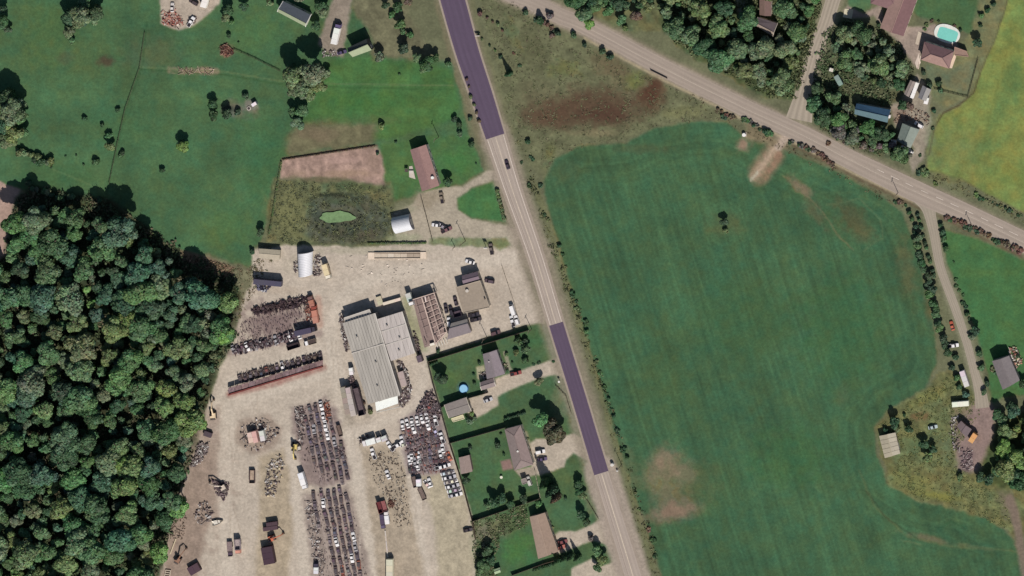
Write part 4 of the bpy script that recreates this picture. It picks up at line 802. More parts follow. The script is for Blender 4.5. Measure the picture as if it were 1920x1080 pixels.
WHT = (236, 232, 230); OFF = (214, 206, 198); SIL = (170, 166, 168); DKG = (70, 64, 72); BLK = (48, 42, 52); MAR = (96, 58, 62); RED = (170, 84, 66)
car_g = 'cars parked around the office and houses'
for k in [('sedan', 'dark car driving south on the highway by the house drive', 951, 309, 107, (66, 52, 66)), ('sedan', 'white car parked at the north tip of the office wing', 881, 491, 165, WHT),
          ('suv', 'dark car parked on the east side of the office', 918, 527, 170, (92, 76, 84)), ('sedan', 'charcoal car parked along the west wall of the office', 854, 565, 105, (80, 70, 76)), ('sedan', 'westernmost dark car of the trio by the pale-beamed frame', 836, 579, 100, DKG),
          ('suv', 'slim black car southwest of the office beside the dark skip', 846, 583, 108, BLK), ('suv', 'white sport utility car nosing up beside the grey annex', 842, 604, 98, WHT), ('pickup', 'upper black pickup of the pair south of the office', 888, 590, 12, BLK),
          ('pickup', 'lower black pickup of the pair south of the office', 892, 599, 14, (58, 48, 54)), ('van', 'northern white van near the highway frontage of the yard', 961, 580, 108, WHT), ('suv', 'white van parked closest to the highway in the car park', 969, 600, 108, WHT),
          ('pickup', 'white pickup just west of the frontage van', 961, 602, 108, (225, 222, 220)), ('suv', 'dark maroon car by the hedge fence south of the car park', 929, 624, 18, (92, 66, 70)), ('sedan', 'white car standing on the house drive', 818, 422, 175, WHT),
          ('sedan', 'grey car in the tight group on the house drive', 829, 424, 150, (150, 142, 150)), ('pickup', 'dark red pickup on the house drive', 837, 431, 25, (120, 84, 88)), ('pickup', 'brown pickup at the corner of the long brown-pink bungalow', 828, 371, 100, (136, 122, 106)),
          ('sedan', 'silver car on the forecourt below the grey bungalow', 915, 750, 20, (190, 188, 190)), ('pickup', 'dark red pickup beside the grey bungalow drive', 967, 700, 14, (140, 64, 60)), ('suv', 'white sport utility car on the hip-roofed bungalow drive', 1013, 847, 10, WHT),
          ('sedan', 'purple car on the hip-roofed bungalow drive', 1017, 861, 10, (88, 72, 104)), ('sedan', 'maroon and white car by the salmon-roofed house', 1055, 1016, 15, (130, 70, 70)), ('pickup', 'rust-red pickup tucked against the salmon-roofed house', 1050, 1027, 20, (180, 104, 90)),
          ('sedan', 'orange-red car parked on the grass beside the farm lane', 1785, 611, 105, (190, 96, 70)), ('pickup', 'white pickup parked across the verge of the farm lane', 1787, 648, 8, WHT), ('sedan', 'white car at the foot of the grey-green roofed garage', 1697, 279, 150, WHT),
          ('suv', 'white van at the south corner of the grey-green roofed garage', 1704, 283, 150, WHT), ('sedan', 'pale blue wrecked car on grass beside the brown shack', 1749, 801, 12, (176, 190, 190)), ('suv', 'white car at the north corner of the grey-green roofed garage', 1723, 234, 150, WHT),
          ('pickup', 'white pickup on the gravel at the top edge of the pasture', 358, 41, 60, WHT), ('sedan', 'white car on the scrap-strewn gravel at the top edge', 323, 14, 90, (220, 212, 206)), ('suv', 'dark car near the top of the gravel yard in the pasture', 363, 4, 150, (70, 58, 60)),
          ('pickup', 'dark loading truck at the north verge turn of the yard', 921, 467, 100, (110, 98, 92)), ('sedan', 'dark purple pickup by the bonfire pile below the motorhome', 641, 98, 15, (80, 70, 104)), ('sedan', 'black car at the fence corner of the salmon-roofed lot', 877, 994, 12, (64, 54, 58)),
          ('suv', 'white car below the mauve-brown garden hut', 992, 902, 110, (200, 196, 188))]:
    vehicle(k[0], 'parked_car' if k[0] != 'pickup' else 'pickup_truck', k[1], {'sedan': 'car', 'suv': 'car', 'pickup': 'pickup truck', 'van': 'van'}[k[0]], *k[2:], group=car_g)

# larger vehicles and boxes
def BT(*a, **k): return box_trailer(*a, **k)
BT('motorhome', 'long white motorhome parked on the gravel drive at the top', 'motorhome', (625, 83), (632, 53), 2.9, 3.0, (236, 228, 224), .6, cab=(96, 84, 120), axles=2)  # purple cab colour carries the shadow at the motorhome's front
BT('box_truck', 'cream box truck facing south beside the arched white hut', 'truck', (607, 496), (613, 516), 2.6, 3.2, (224, 202, 166), 1.0, cab=(235, 225, 205), axles=2)
BT('box_truck', 'pale grey truck with white cab west of the roofless frame', 'truck', (764, 550), (769, 566), 2.5, 3.0, (196, 198, 188), 1.0, cab=WHT, axles=2)
BT('container', 'beige slab-like container north of the big workshops', 'container', (709, 556), (714, 571), 2.6, .9, (196, 182, 160), .1)
BT('flat_trailer', 'long white flat trailer across the north end of the smooth workshop', 'trailer', (718, 570), (751, 560.5), 1.5, 1.6, (226, 212, 190), 1.2, axles=2)
BT('semi_trailer', 'beige western trailer of the three beside the big workshop', 'trailer', (642, 726), (652, 777), 2.5, 3.6, (156, 142, 128), 1.1)
BT('semi_trailer', 'pale mauve middle trailer of the three beside the big workshop', 'trailer', (651, 727), (663, 780), 2.6, 3.6, (186, 174, 166), 1.1)
BT('semi_trailer', 'dark purple eastern trailer of the three beside the big workshop', 'trailer', (665, 729), (678, 779), 3.0, 3.4, (92, 78, 84), 1.1, open_top=True, top=(96, 82, 86))
BT('box_trailer', 'mauve box trailer behind the east wall of the big workshop', 'trailer', (750, 697), (758, 724), 2.9, 2.6, (176, 162, 156), 1.0)
BT('dark_trailer', 'navy-black covered trailer at the north-west corner of the yard', 'trailer', (475, 528), (527, 533), 2.6, 3.4, (74, 70, 88), .8)
BT('white_truck', 'small white truck nose-up beside the west wall of the big workshop', 'truck', (659, 703), (657, 690), 1.9, 2.4, WHT, .8, axles=2)
BT('bus', 'white bus with dark roof slot west of the striped wreck rows', 'bus', (562, 887), (569, 910), 2.6, 3.0, WHT, .6, cab=WHT, axles=2)
BT('dark_bus', 'black bus at the east end of the long diagonal wreck row', 'bus', (552, 626), (583, 619), 2.7, 3.2, (70, 62, 84), .8, cab=(52, 46, 58), axles=2)
BT('dumpster', 'black open skip standing between the two diagonal racks', 'skip', (538, 653), (560, 646), 2.5, 1.6, (58, 44, 48), .1, open_top=True, top=(56, 44, 48))
BT('flatbed_truck', 'flatbed truck with white cab east of the black skip', 'truck', (592, 639), (578, 643), 2.3, 1.5, (140, 126, 108), 1.0, cab=WHT, open_top=True, axles=2)
BT('tipper_truck', 'salmon tipper truck on the right end of the parts field', 'truck', (592, 606), (588, 582), 2.6, 3.0, (190, 128, 108), 1.0, cab=(150, 70, 56), axles=2)
BT('tipper_truck', 'rust-red tow truck at the top right of the parts field', 'truck', (586, 577), (582, 563), 2.4, 2.4, (176, 112, 94), 1.0, cab=(120, 86, 80), axles=2)
BT('container', 'cream container, leftmost of the three side by side in the junk circle', 'container', (467, 811), (471, 830), 2.4, 3.2, (214, 190, 172), .1)
BT('container', 'pink container, middle of the three in the junk circle', 'container', (475, 809), (480, 830), 2.3, 3.2, (216, 172, 160), .1)
BT('container', 'white container, rightmost of the three in the junk circle', 'container', (489, 808), (493, 827), 2.3, 2.7, (214, 214, 204), .1)
BT('dumpster', 'brown open skip alone on the track below the junk circle', 'skip', (472, 882), (472, 906), 2.5, 1.5, (96, 76, 74), .1, open_top=True, top=(170, 150, 132))
BT('dumpster', 'small dark covered skip at the wood edge', 'skip', (382, 812), (396, 817), 2.5, 1.6, (78, 62, 72), .1)
BT('lumber_bundle', 'upper dark maroon trailer of the pair above the rusty loader', 'trailer', (499, 984), (520, 981), 1.9, 2.2, (72, 48, 56), .8, axles=2)
BT('lumber_bundle', 'lower dark maroon trailer with grey nose of the pair above the rusty loader', 'trailer', (493, 993), (520, 989), 2.0, 2.0, (78, 54, 60), .8, axles=2)
BT('dark_container', 'big black-maroon covered container near the bottom left track', 'container', (499, 1026), (505, 1058), 5.4, 3.0, (62, 36, 50), .1)
BT('dumpster', 'dark maroon square skip at the bottom edge of the yard', 'skip', (354, 1073), (373, 1062), 4.2, 1.8, (76, 50, 60), .1)
BT('flatbed_truck', 'grey-purple flatbed truck, left of the pair near the bottom', 'truck', (430, 1016), (431, 1035), 2.4, 1.4, (130, 112, 112), 1.0, cab=(78, 60, 76), open_top=True, top=(140, 122, 120), axles=2)
BT('flatbed_truck', 'pale purple flatbed truck with salmon cab, right of the pair near the bottom', 'truck', (444, 1012), (445, 1031), 2.6, 2.6, (160, 146, 150), 1.0, cab=(214, 150, 130), open_top=True, top=(170, 156, 154), axles=2)
BT('red_truck', 'dark red long truck body on the scattered parts strip', 'truck', (708, 942), (714, 962), 2.0, 2.6, (120, 62, 66), 1.0, open_top=True, top=(110, 50, 54), axles=2)
BT('rusty_truck', 'pinkish flatbed beside the dark red truck body', 'truck', (717, 940), (722, 958), 2.0, 1.6, (170, 110, 108), 1.0, open_top=True, top=(150, 92, 92), axles=2)
BT('dark_truck', 'dark purple truck cab below the dark red body', 'truck', (715, 965), (717, 984), 2.0, 2.3, (74, 60, 84), .8, cab=(96, 84, 110), axles=2)
BT('white_pickup', 'white flatbed pickup beside the dark purple truck', 'truck', (726, 983), (724, 967), 2.1, 1.9, WHT, .8, cab=(225, 218, 214), axles=2)
BT('silo_trailer', 'long cream grain trailer with dark tapered nose at the bottom edge', 'trailer', (730, 1096), (730, 1049), 3.2, 2.8, (212, 206, 180), .8)
BT('flat_beam', 'long pale beam on the ground north of the cream grain trailer', 'beam', (722, 995), (727, 1045), .6, .4, (200, 190, 176), .05)
BT('white_truck', 'white flatbed lorry, longest in the white cluster beside the parts strip', 'truck', (703, 826), (686, 831), 2.9, 2.8, WHT, 1.0, cab=(226, 218, 216), axles=2)
BT('white_truck', 'white box van in the middle of the white cluster', 'van', (711, 829), (708, 821), 2.3, 2.6, (226, 222, 220), .6, axles=2)
BT('white_truck', 'broad grey-white van at the right end of the white cluster', 'van', (722, 827), (718, 818), 2.8, 2.6, (206, 200, 198), .6, axles=2)
BT('caravan', 'long white caravan on the grass at the foot of the farm lane', 'caravan', (1785, 759), (1816, 756.5), 2.5, 2.5, (236, 232, 216), .6, axles=1)
BT('caravan', 'white tall camper among bushes west of the farm lane', 'caravan', (1803, 696), (1813, 725), 2.5, 2.8, (214, 204, 204), .6, axles=1)
BT('long_trailer', 'very long thin white trailer beside the mauve-grey shed', 'trailer', (1720, 155), (1709, 184), 1.7, 2.8, WHT, .8, axles=2)
BT('camper', 'short white camper below the domed grey shed', 'caravan', (1738, 183), (1735, 195), 1.9, 2.6, WHT, .6, axles=1)
BT('container', 'white square container west of the grey-green garage', 'container', (1676, 263), (1674, 275), 2.6, 2.6, (222, 214, 208), .1)
BT('truck_body', 'orange-yellow truck body beside the brown shack', 'truck', (1829, 814), (1819, 829), 2.6, 3.2, (214, 160, 96), .8, axles=2)
BT('camper', 'teal and white camper in the trees east of the side road', 'caravan', (1567, 142), (1577, 160), 2.4, 2.4, (128, 150, 142), .6, axles=1)
BT('white_trailer', 'long white trailer at the top edge of the gravel yard in the pasture', 'trailer', (386, -6), (380, 14), 2.9, 3.0, (240, 236, 228), .8, axles=2)
BT('dark_skip', 'dark skip wedged between the office and the grey annex', 'skip', (850, 591), (864, 587), 2.8, 1.8, (70, 58, 72), .1, open_top=True, top=(84, 70, 80))
BT('white_shelter', 'small white roofed shelter on the pond spit in the pasture', 'hut', (472, 198), (480, 193), 1.6, 2.0, (236, 230, 226), .1)
BT('storage_box', 'dark storage box at the yard fence east of the junk crescent', 'container', (784, 667), (788, 679), 2.4, 2.6, (92, 78, 86), .1)
BT('brown_trailer', 'narrow brown trailer between gravel drive and white cluster', 'trailer', (633, 798), (639, 818), 1.7, 1.6, (104, 86, 78), .8, open_top=True, top=(110, 92, 84), axles=2)
BT('brown_trailer', 'long dark trailer below the crowded wreck block', 'trailer', (774, 894), (779, 914), 2.0, 1.6, (104, 88, 84), .8, open_top=True, top=(112, 96, 90), axles=2)
BT('brown_trailer', 'dark car-carrier trailer standing alone south of the crowded wreck block', 'trailer', (786, 915), (796, 937), 2.1, 1.4, (98, 84, 78), .8, open_top=True, top=(120, 104, 96), axles=2)
BT('white_van', 'white van standing above the dark car-carrier trailer', 'van', (785, 912), (784, 899), 2.3, 2.4, WHT, .6, axles=2)
BT('small_truck', 'small white-roofed truck at the bottom between yard track and wreck rows', 'truck', (592, 1076), (592, 1064), 2.2, 2.0, (226, 224, 222), .8, cab=(60, 54, 72), axles=2)

def excavator(label, px, py, deg, boomdeg, col, name='excavator', sc=1.0):
    x, y = P(px, py, 1.5); t = thing(name, label, 'excavator', (x, y, 0), math.radians(deg)); t.scale = (sc, sc, sc)
    for sy in (-1, 1):
        mb = MB(); mb.box((0, sy * 1.15, .45), (3.8, .6, .8), 0, None, .85); mb.build('track', DARK, t)
    mb = MB(); mb.box((-.4, 0, 1.5), (3.0, 2.5, 1.1)); mb.build('body', PAINT, t, color=A(col))
    mb = MB(); mb.box((-1.7, 0, 1.6), (.8, 2.4, 1.2)); mb.build('counterweight', RUSTY, t, color=A((90, 80, 76)))
    mb = MB(); mb.box((.6, .7, 2.3), (1.4, 1.0, 1.5), 0, None, .8); mb.build('cab', GLASS, t)
    a = math.radians(boomdeg - deg); d = Vector((math.cos(a), math.sin(a), 0)); b0 = Vector((.6, -.2, 1.8)); b1 = b0 + d * 3.4 + Vector((0, 0, 2.2)); b2 = b1 + d * 2.8 - Vector((0, 0, .8)); b3 = b2 + d * .6 - Vector((0, 0, 2.4))
    mb = MB(); mb.bar(b0, b1, .45, .6); mb.bar(b1, b2, .4, .5); mb.build('boom', PAINT, t, color=A(col))
    mb = MB(); mb.bar(b2, b3, .35); mb.build('stick', PAINT, t, color=A(col)); mb = MB(); mb.box(b3, (1.1, 1.0, .9), a, None, .7); mb.build('bucket', RUSTY, t, color=A((90, 70, 60)))
    return t
excavator('excavator with raised arm on the dirt near the wood edge', 418, 914, 120, 165, (206, 190, 172))
excavator('rust-coloured excavator at the bottom left edge of the yard', 333, 1050, 60, 55, (150, 112, 90), sc=.9)
excavator('orange loader between the maroon trailers and the black container', 508, 1010, 200, 20, (200, 110, 80), 'loader')
excavator('cream loader with dark cab on the dirt at the wood edge above the covered skip', 399, 779, 95, 90, (230, 205, 170), 'loader')
excavator('yellow loader beside the long striped wreck rows', 552, 837, 85, 270, (220, 196, 120), 'loader')
def boat(label, px, py, deg, L, col):
    x, y = P(px, py, .8); t = thing('boat_hull', label, 'boat', (x, y, 0), math.radians(deg)); mb = MB(); n = 8; prev = None
    for k in range(n + 1):
        u_ = k / n; hw = 1.1 * math.sin(min(1, (1 - u_) * 1.6) * math.pi / 2) + .02; xx = -L / 2 + L * u_; ring = [Vector((xx, -hw, 1.1)), Vector((xx, -hw * .5, .2)), Vector((xx, hw * .5, .2)), Vector((xx, hw, 1.1))]
        if prev:
            for i in range(3): mb.face([prev[i], prev[i + 1], ring[i + 1], ring[i]])
        else: mb.face(ring[::-1])
        prev = ring
    mb.build('hull', M(col), t); m2 = MB(); m2.box((-.4, 0, .75), (L * .6, 1.5, .1)); m2.build('deck', M([v * .93 for v in col]), t); m3 = MB(); m3.box((.2, 0, 1.0), (.2, 1.6, .5)); m3.build('thwart', M((150, 140, 130)), t)
boat('white boat hull lying at the wood edge left of the excavator', 347, 944, 85, 5.4, (232, 222, 210)); boat('white boat hull lying below the junk heap with its bow to the right', 408, 979, 15, 5.4, (236, 228, 214))
boat('pale boat upturned beside the western trailer on the striped block edge', 560, 838, 105, 3.6, (214, 206, 196))

# ------------------------------------------------------------------ wrecked cars
WCOL = [(104, 90, 96), (120, 106, 110), (94, 80, 86), (130, 114, 114), (108, 92, 92), (138, 124, 122), (86, 78, 92), (122, 100, 96), (108, 98, 112), (150, 136, 134), (100, 84, 82)]
ORD = ['first', 'second', 'third', 'fourth', 'fifth', 'sixth', 'seventh', 'eighth', 'ninth', 'tenth', 'eleventh', 'twelfth', 'thirteenth', 'fourteenth', 'fifteenth', 'sixteenth', 'seventeenth', 'eighteenth', 'nineteenth', 'twentieth']
def cname(c):
    r, g, b_ = c
    if min(c) > 200: return 'white'
    if r > g * 1.3 and r > 110: return 'rusty'
    if b_ > r * 1.1: return 'blue-grey'
    if sum(c) < 200: return 'black'
    if sum(c) < 260: return 'charcoal'
    if sum(c) > 380: return 'pale grey'
    return 'mauve-grey'
NW = 0
def wreck(px, py, deg, col, label, grp):
    global NW; NW += 1
    j = random.uniform(-8, 8); vehicle('sedan' if min(col) > 165 else random.choice(['wreck', 'wreck', 'wreck2']), 'wrecked_car', label, 'wrecked car', px + random.uniform(-.5, .5), py + random.uniform(-1.4, 1.4), deg + j + random.choice([0, 180]), col, grp, z=0.0)
def pickc(w=.08):
    r = random.random()
    return WHT if r < w * .6 else (SIL if r < w else ((150, 90, 74) if r < w + .03 else random.choice(WCOL)))
for r, (x0, ya, yb) in enumerate([(572, 790, 868), (583, 768, 886), (594.5, 764, 892), (606, 762, 900), (617, 790, 902), (628, 836, 900)]):
    y = ya; i = 0
    while y < yb:
        c_ = WHT if (r, i) in ((3, 0), (3, 1), (3, 2), (3, 3)) else pickc(); x = x0 + .2 * (y - 780)
        wreck(x, y, 101.5, c_, '%s wreck, %s from the north in the %s row of the striped block' % (cname(c_), ORD[i], ORD[r]), 'wrecks in the striped block of long rows'); y += 18.6; i += 1
for r, (x0, ya, yb) in enumerate([(588, 930, 985), (604, 926, 1090), (616, 926, 1090), (627.5, 924, 1090), (639, 920, 1090), (649.5, 934, 1090), (590, 1000, 1000)]):
    y = ya; i = 0
    while y < yb:
        c_ = pickc(.07); x = x0 + .185 * (y - 935)
        wreck(x, y, 100.5, c_, '%s wreck, %s from the north in the %s row of the bottom block' % (cname(c_), ORD[i], ORD[r]), 'wrecks in the bottom block of long rows'); y += 18; i += 1
for r, (a, b_, n, wp) in enumerate([((788, 770), (822, 760), 5, .1), ((755, 797), (800, 783), 6, .6), ((757, 811), (812, 796), 7, .35), ((765, 833), (818, 817), 7, .05), ((772, 852), (822, 836), 7, .05), ((778, 868), (826, 852), 6, .15)]):
    for i in range(n):
        s_ = i / (n - 1); c_ = WHT if random.random() < wp else pickc(.08)
        wreck(a[0] + (b_[0] - a[0]) * s_, a[1] + (b_[1] - a[1]) * s_, 102, c_, '%s wreck, %s from the left in the %s tier of the crowded block' % (cname(c_), ORD[i], ORD[r]), 'wrecks in the crowded block by the fence')
LOOSE = ['topmost on the right edge of the crowded block', 'second down the right edge of the crowded block', 'third down the right edge of the crowded block', 'fourth down the right edge of the crowded block', 'against the fence at the right edge of the crowded block', 'leftmost of the white trio at the lower left of the block',
         'second of the white trio at the lower left of the block', 'third of the white trio at the lower left of the block', 'alone below the white trio of the block', 'left one of the two crosswise at the bottom of the block', 'right one of the two crosswise at the bottom of the block', 'upper of two off the left edge of the block', 'lower of two off the left edge of the block',
         'left one of the two under the white trio', 'right one of the two under the white trio', 'left one of the tangled pair south of the block', 'right one of the tangled pair south of the block', 'left one of the maroon pair near the bottom right of the block', 'right one of the maroon pair near the bottom right of the block', 'in the middle of the scattered parts strip', 'at the right end below the white cluster', 'at the top of the scattered parts strip', 'just below the broad grey-white van']
for i, (x, y, d, c_) in enumerate([(817, 788, 100, WHT), (816, 808, 115, WHT), (829, 821, 110, WHT), (830, 841, 100, WHT), (842, 856, 115, (196, 110, 84)), (768, 862, 100, WHT), (772, 857, 98, WHT), (785, 855, 100, WHT), (783, 873, 98, WHT), (826, 876, 15, WHT), (836, 873, 15, WHT), (754, 826, 110, WHT), (757, 834, 20, OFF), (768, 879, 100, DKG), (776, 879, 100, DKG), (800, 908, 130, WHT), (806, 905, 110, WHT), (820, 864, 10, MAR), (830, 862, 15, MAR), (727, 890, 110, WHT), (745, 835, 30, WHT), (700, 851, 110, WHT), (732, 837, 125, WHT)]):
    vehicle(random.choice(['sedan', 'sedan', 'wreck', 'pickup']) if c_ == WHT else 'wreck', 'scrapped_car', '%s scrapped car %s' % (cname(c_), LOOSE[i]), 'scrapped car', x, y, d, c_, 'loose scrapped cars round the crowded block')
for i in range(6):
    for k in range(2):
        c_ = random.choice([WHT, (190, 186, 190), DKG, WHT, OFF]); vehicle('sedan' if i % 2 else 'wreck', 'scrapped_car', '%s car, %s from the north in the %s file by the fence' % (cname(c_), ORD[i], ('left', 'right')[k]), 'scrapped car', 834 + i * 3 + k * 9.5, 888 + i * 8.2 - k * 2, 15, c_, 'double file of cars by the boundary fence')
for i in range(15):
    s_ = i / 14; c_ = pickc(.3); wreck(437 + 124 * s_, 655 - 27 * s_, 108, c_, '%s wreck, %s from the left in the upper diagonal row' % (cname(c_), ORD[i]), 'wrecks in the upper diagonal row')
for i in range(16):
    s_ = i / 15; c_ = pickc(.03); wreck(450 + 150 * s_, 711 - 42 * s_, 106, c_, '%s wreck, %s from the left in the lower diagonal row' % (cname(c_), ORD[i]), 'wrecks in the lower diagonal row')
# long rack
t = thing('storage_rack', 'long low rusty rack with mauve top below the lower diagonal row', 'rack', V3(518, 706)); o0 = Vector(t.location)
for k in range(14):
    f = lambda s_, e: (428 + 178 * s_, 728 - 53 * s_ + e); s0, s1 = k / 14, (k + 1) / 14 - .004; cs = [f(s0, 9), f(s1, 9), f(s1, 0), f(s0, 0)]
    mb = MB(o0); solid(mb, quadpts(cs, 2.4 + .05 * (k % 2)), .2); mb.build('rack_panel', RUSTY, t, color=A(random.choice([(122, 98, 98), (128, 102, 100), (118, 94, 94), (126, 104, 106)])))
    for e in (0.5, 8.5):
        p = V3(*f(s0 + .01, e), 2.3); m2 = MB(o0); m2.box((p.x, p.y, 1.15), (.2, .2, 2.3)); m2.build('post', M((110, 60, 52)), t)
mb = MB(o0); a, b_ = V3(430, 739, 0), V3(606, 686, 0); mb.bar(a + Vector((0, 0, .9)), b_ + Vector((0, 0, .9)), .7, 1.6); mb.build('lower_shelf', M((120, 62, 58), .9, 0, .35), t)

# ------------------------------------------------------------------ scrap heaps (uncountable)
def debris(name, label, poly, n, size=(.2, .8), pal=((120, 104, 100), (90, 76, 78), (160, 146, 140), (60, 50, 54), (196, 190, 186)), hmax=.8, rods=.3, ang=None, flat=False, cat='scrap heap'):
    xs = [p[0] for p in poly]; ys = [p[1] for p in poly]; cen = V3(sum(xs) / len(xs), sum(ys) / len(ys)); mb = MB(cen); k = 0
    while k < n:
        x, y = random.uniform(min(xs), max(xs)), random.uniform(min(ys), max(ys))
        if not inpoly(x, y, poly): continue
        k += 1; s_ = random.uniform(*size); g = V3(x, y); a = random.uniform(0, math.pi) if ang is None else math.radians(ang + random.uniform(-12, 12)); c_ = A(random.choice(pal), random.uniform(.7, 1.15))
        z = random.uniform(0.05, hmax) * (.5 if flat else 1)
        if random.random() < rods: mb.box((g.x, g.y, z + .1), (s_ * 3.2, .16, .16), a, c_)
        else: mb.box((g.x, g.y, z * .5 + .1), (s_ * random.uniform(.8, 1.8), s_, .15 + z), a, c_, random.uniform(.5, 1), Matrix.Rotation(random.uniform(-.5, .5), 3, 'X') @ Matrix.Rotation(random.uniform(-.4, .4), 3, 'Y'))
    o = mb.build(name, SCRAP, None, loc=cen); return tag(o, label, cat, kind='stuff')
PURP = ((126, 108, 110), (108, 92, 96), (146, 130, 128), (84, 68, 74), (132, 112, 106), (116, 100, 102)); MIX = ((196, 188, 182), (130, 114, 110), (90, 76, 78), (160, 148, 140), (214, 208, 202), (112, 96, 96), (140, 126, 118))
debris('scrap_parts', 'field of dumped car parts in the triangular upper scrap plot', [(455, 602), (500, 578), (580, 556), (590, 600), (560, 612), (450, 645), (438, 650)], 430, (.22, .6), PURP, .25, .5, 105)
debris('scrap_parts', 'jumbled dark and pale scrap piled through the upper diagonal wreck row', [(432, 652), (500, 636), (552, 620), (555, 634), (500, 652), (440, 666)], 330, (.3, .9), ((70, 56, 64), (90, 72, 78), (60, 48, 56), (190, 182, 180), (120, 100, 100)), 1.5, .4, 105)
debris('scrap_parts', 'dark rods and panels piled on the lower diagonal wreck row', [(446, 702), (520, 682), (602, 660), (604, 672), (520, 696), (450, 716)], 380, (.3, .8), ((88, 74, 70), (104, 90, 86), (76, 64, 62), (120, 102, 98)), .9, .5, 106)
debris('scrap_parts', 'tall dark scrap along the top edge of the upper scrap plot', [(470, 580), (560, 556), (582, 556), (575, 572), (480, 592)], 220, (.6, 1.4), ((64, 50, 54), (84, 66, 66), (104, 86, 84), (70, 56, 62)), 1.1, .3)
debris('scrap_parts', 'rusty red scrap at the right end of the upper plot', [(570, 565), (582, 563), (588, 600), (575, 600)], 60, (.3, .8), ((140, 80, 68), (110, 70, 64), (160, 116, 100)), .7)
debris('scrap_parts', 'tangled white scrap heap at the wood edge', [(372, 830), (392, 832), (388, 850), (382, 862), (362, 876), (356, 872), (368, 850)], 260, (.3, .9), MIX, 1.0)
debris('scrap_parts', 'ring of junk around the three containers', [(452, 800), (480, 782), (500, 786), (512, 806), (525, 800), (520, 822), (500, 832), (488, 846), (462, 846), (452, 826)], 170, (.25, .9), MIX, .7)
debris('scrap_parts', 'purple-grey junk heap beside the excavator', [(398, 900), (430, 905), (428, 925), (420, 938), (405, 925)], 160, (.3, .9), PURP, .8)
debris('scrap_parts', 'loose junk between the two white boat hulls', [(368, 945), (388, 940), (400, 960), (398, 978), (375, 985), (365, 970)], 90, (.25, .9), MIX, .6)
debris('scrap_parts', 'brushwood and rubbish strewn at the lower wood edge', [(330, 960), (350, 965), (345, 1010), (325, 1020), (315, 1000)], 90, (.2, .6), ((140, 120, 104), (110, 92, 80), (170, 152, 134)), .3, .6)
debris('scrap_parts', 'heap of dark and cream scrap on the strip left of the striped block', [(503, 870), (525, 848), (532, 870), (530, 890), (515, 930), (495, 930)], 170, (.25, .9), MIX + ((214, 196, 160),), .6)
debris('scrap_parts', 'crescent of engines and scrap along the east wall of the ribbed workshop', [(742, 678), (752, 676), (765, 700), (772, 730), (768, 750), (755, 764), (746, 755), (752, 735), (765, 725), (755, 690)], 300, (.3, 1.0), MIX[1:] + ((100, 84, 96),), .9)
debris('scrap_parts', 'narrow line of scrap along the west wall of the ribbed workshop', [(636, 588), (643, 586), (645, 606), (655, 650), (650, 664), (642, 630)], 130, (.25, .8), MIX, .8)
debris('scrap_parts', 'scrap on the ground below the white truck at the workshop wall', [(655, 705), (664, 704), (668, 728), (658, 728)], 50, (.3, .9), PURP, .8)
debris('scrap_parts', 'line of dark parts along the east wall of the smooth workshop', [(772, 618), (778, 620), (790, 660), (783, 664)], 70, (.3, .7), ((70, 58, 62), (100, 86, 84), (130, 116, 112)), .6)
debris('scrap_parts', 'dense mixed scrap at the top of the crowded wreck block', [(800, 735), (812, 732), (830, 780), (822, 790), (790, 790), (780, 775), (788, 758)], 380, (.3, .8), PURP + ((176, 160, 162),), 1.2)
debris('scrap_parts', 'scrap filling the gaps between wrecks of the crowded block', [(750, 800), (815, 790), (845, 870), (830, 885), (772, 890)], 700, (.3, .9), PURP + ((160, 146, 148), (150, 96, 84)), .6, .4, 102)
debris('scrap_parts', 'scrap between the rows of the striped block', [(560, 764), (612, 750), (640, 900), (600, 905), (570, 860)], 260, (.2, .6), PURP, .35, .4, 101)
debris('scrap_parts', 'rusty heap at the top right of the striped block', [(606, 756), (616, 752), (624, 790), (612, 792)], 80, (.3, .8), ((160, 96, 78), (124, 76, 66), (180, 124, 104), (90, 66, 60)), .7)
debris('scrap_parts', 'white and dark junk down the left side of the striped block', [(552, 764), (568, 758), (572, 800), (566, 840), (556, 800)], 130, (.25, .8), MIX, .7)
debris('scrap_parts', 'junk along the right side of the striped block', [(630, 840), (645, 838), (650, 860), (640, 862)], 50, (.3, .9), PURP, .7)
debris('scrap_parts', 'scrap between the rows of the bottom block', [(582, 930), (655, 918), (690, 1090), (600, 1090)], 330, (.2, .5), PURP + ((170, 156, 148),), .3, .4, 100)
debris('scrap_parts', 'axles and frames on the left side of the bottom block', [(574, 935), (590, 940), (610, 1060), (600, 1085), (588, 1050), (575, 960)], 150, (.3, .9), MIX, .5, .6)
debris('scrap_parts', 'small parts scattered over the pale strip beside the crowded block', [(690, 850), (745, 842), (762, 900), (770, 985), (740, 990), (728, 940), (700, 900)], 420, (.18, .45), ((110, 94, 84), (90, 76, 68), (140, 126, 114), (196, 186, 172)), .3)
debris('scrap_parts', 'rusty brush heap beside the dark red truck body', [(730, 935), (742, 938), (738, 955), (728, 950)], 50, (.2, .8), ((96, 62, 54), (120, 90, 76)), .5)
debris('scrap_parts', 'dark scrap west of the white cluster', [(674, 822), (690, 816), (694, 826), (678, 832)], 40, (.4, 1.0), MIX, .9)
debris('scrap_parts', 'junk strip between arched hut and cream box truck', [(590, 480), (600, 478), (602, 516), (588, 520)], 70, (.3, .9), MIX, .6)
debris('scrap_parts', 'junk beside the west side of the arched white hut', [(550, 488), (558, 490), (558, 512), (552, 512)], 30, (.3, .8), MIX, .6)
debris('scrap_parts', 'white and dark junk below the navy covered trailer', [(482, 534), (508, 537), (500, 546), (484, 544)], 45, (.4, 1.1), ((220, 220, 224), (80, 78, 100), (50, 46, 62), (150, 146, 156)), .8)
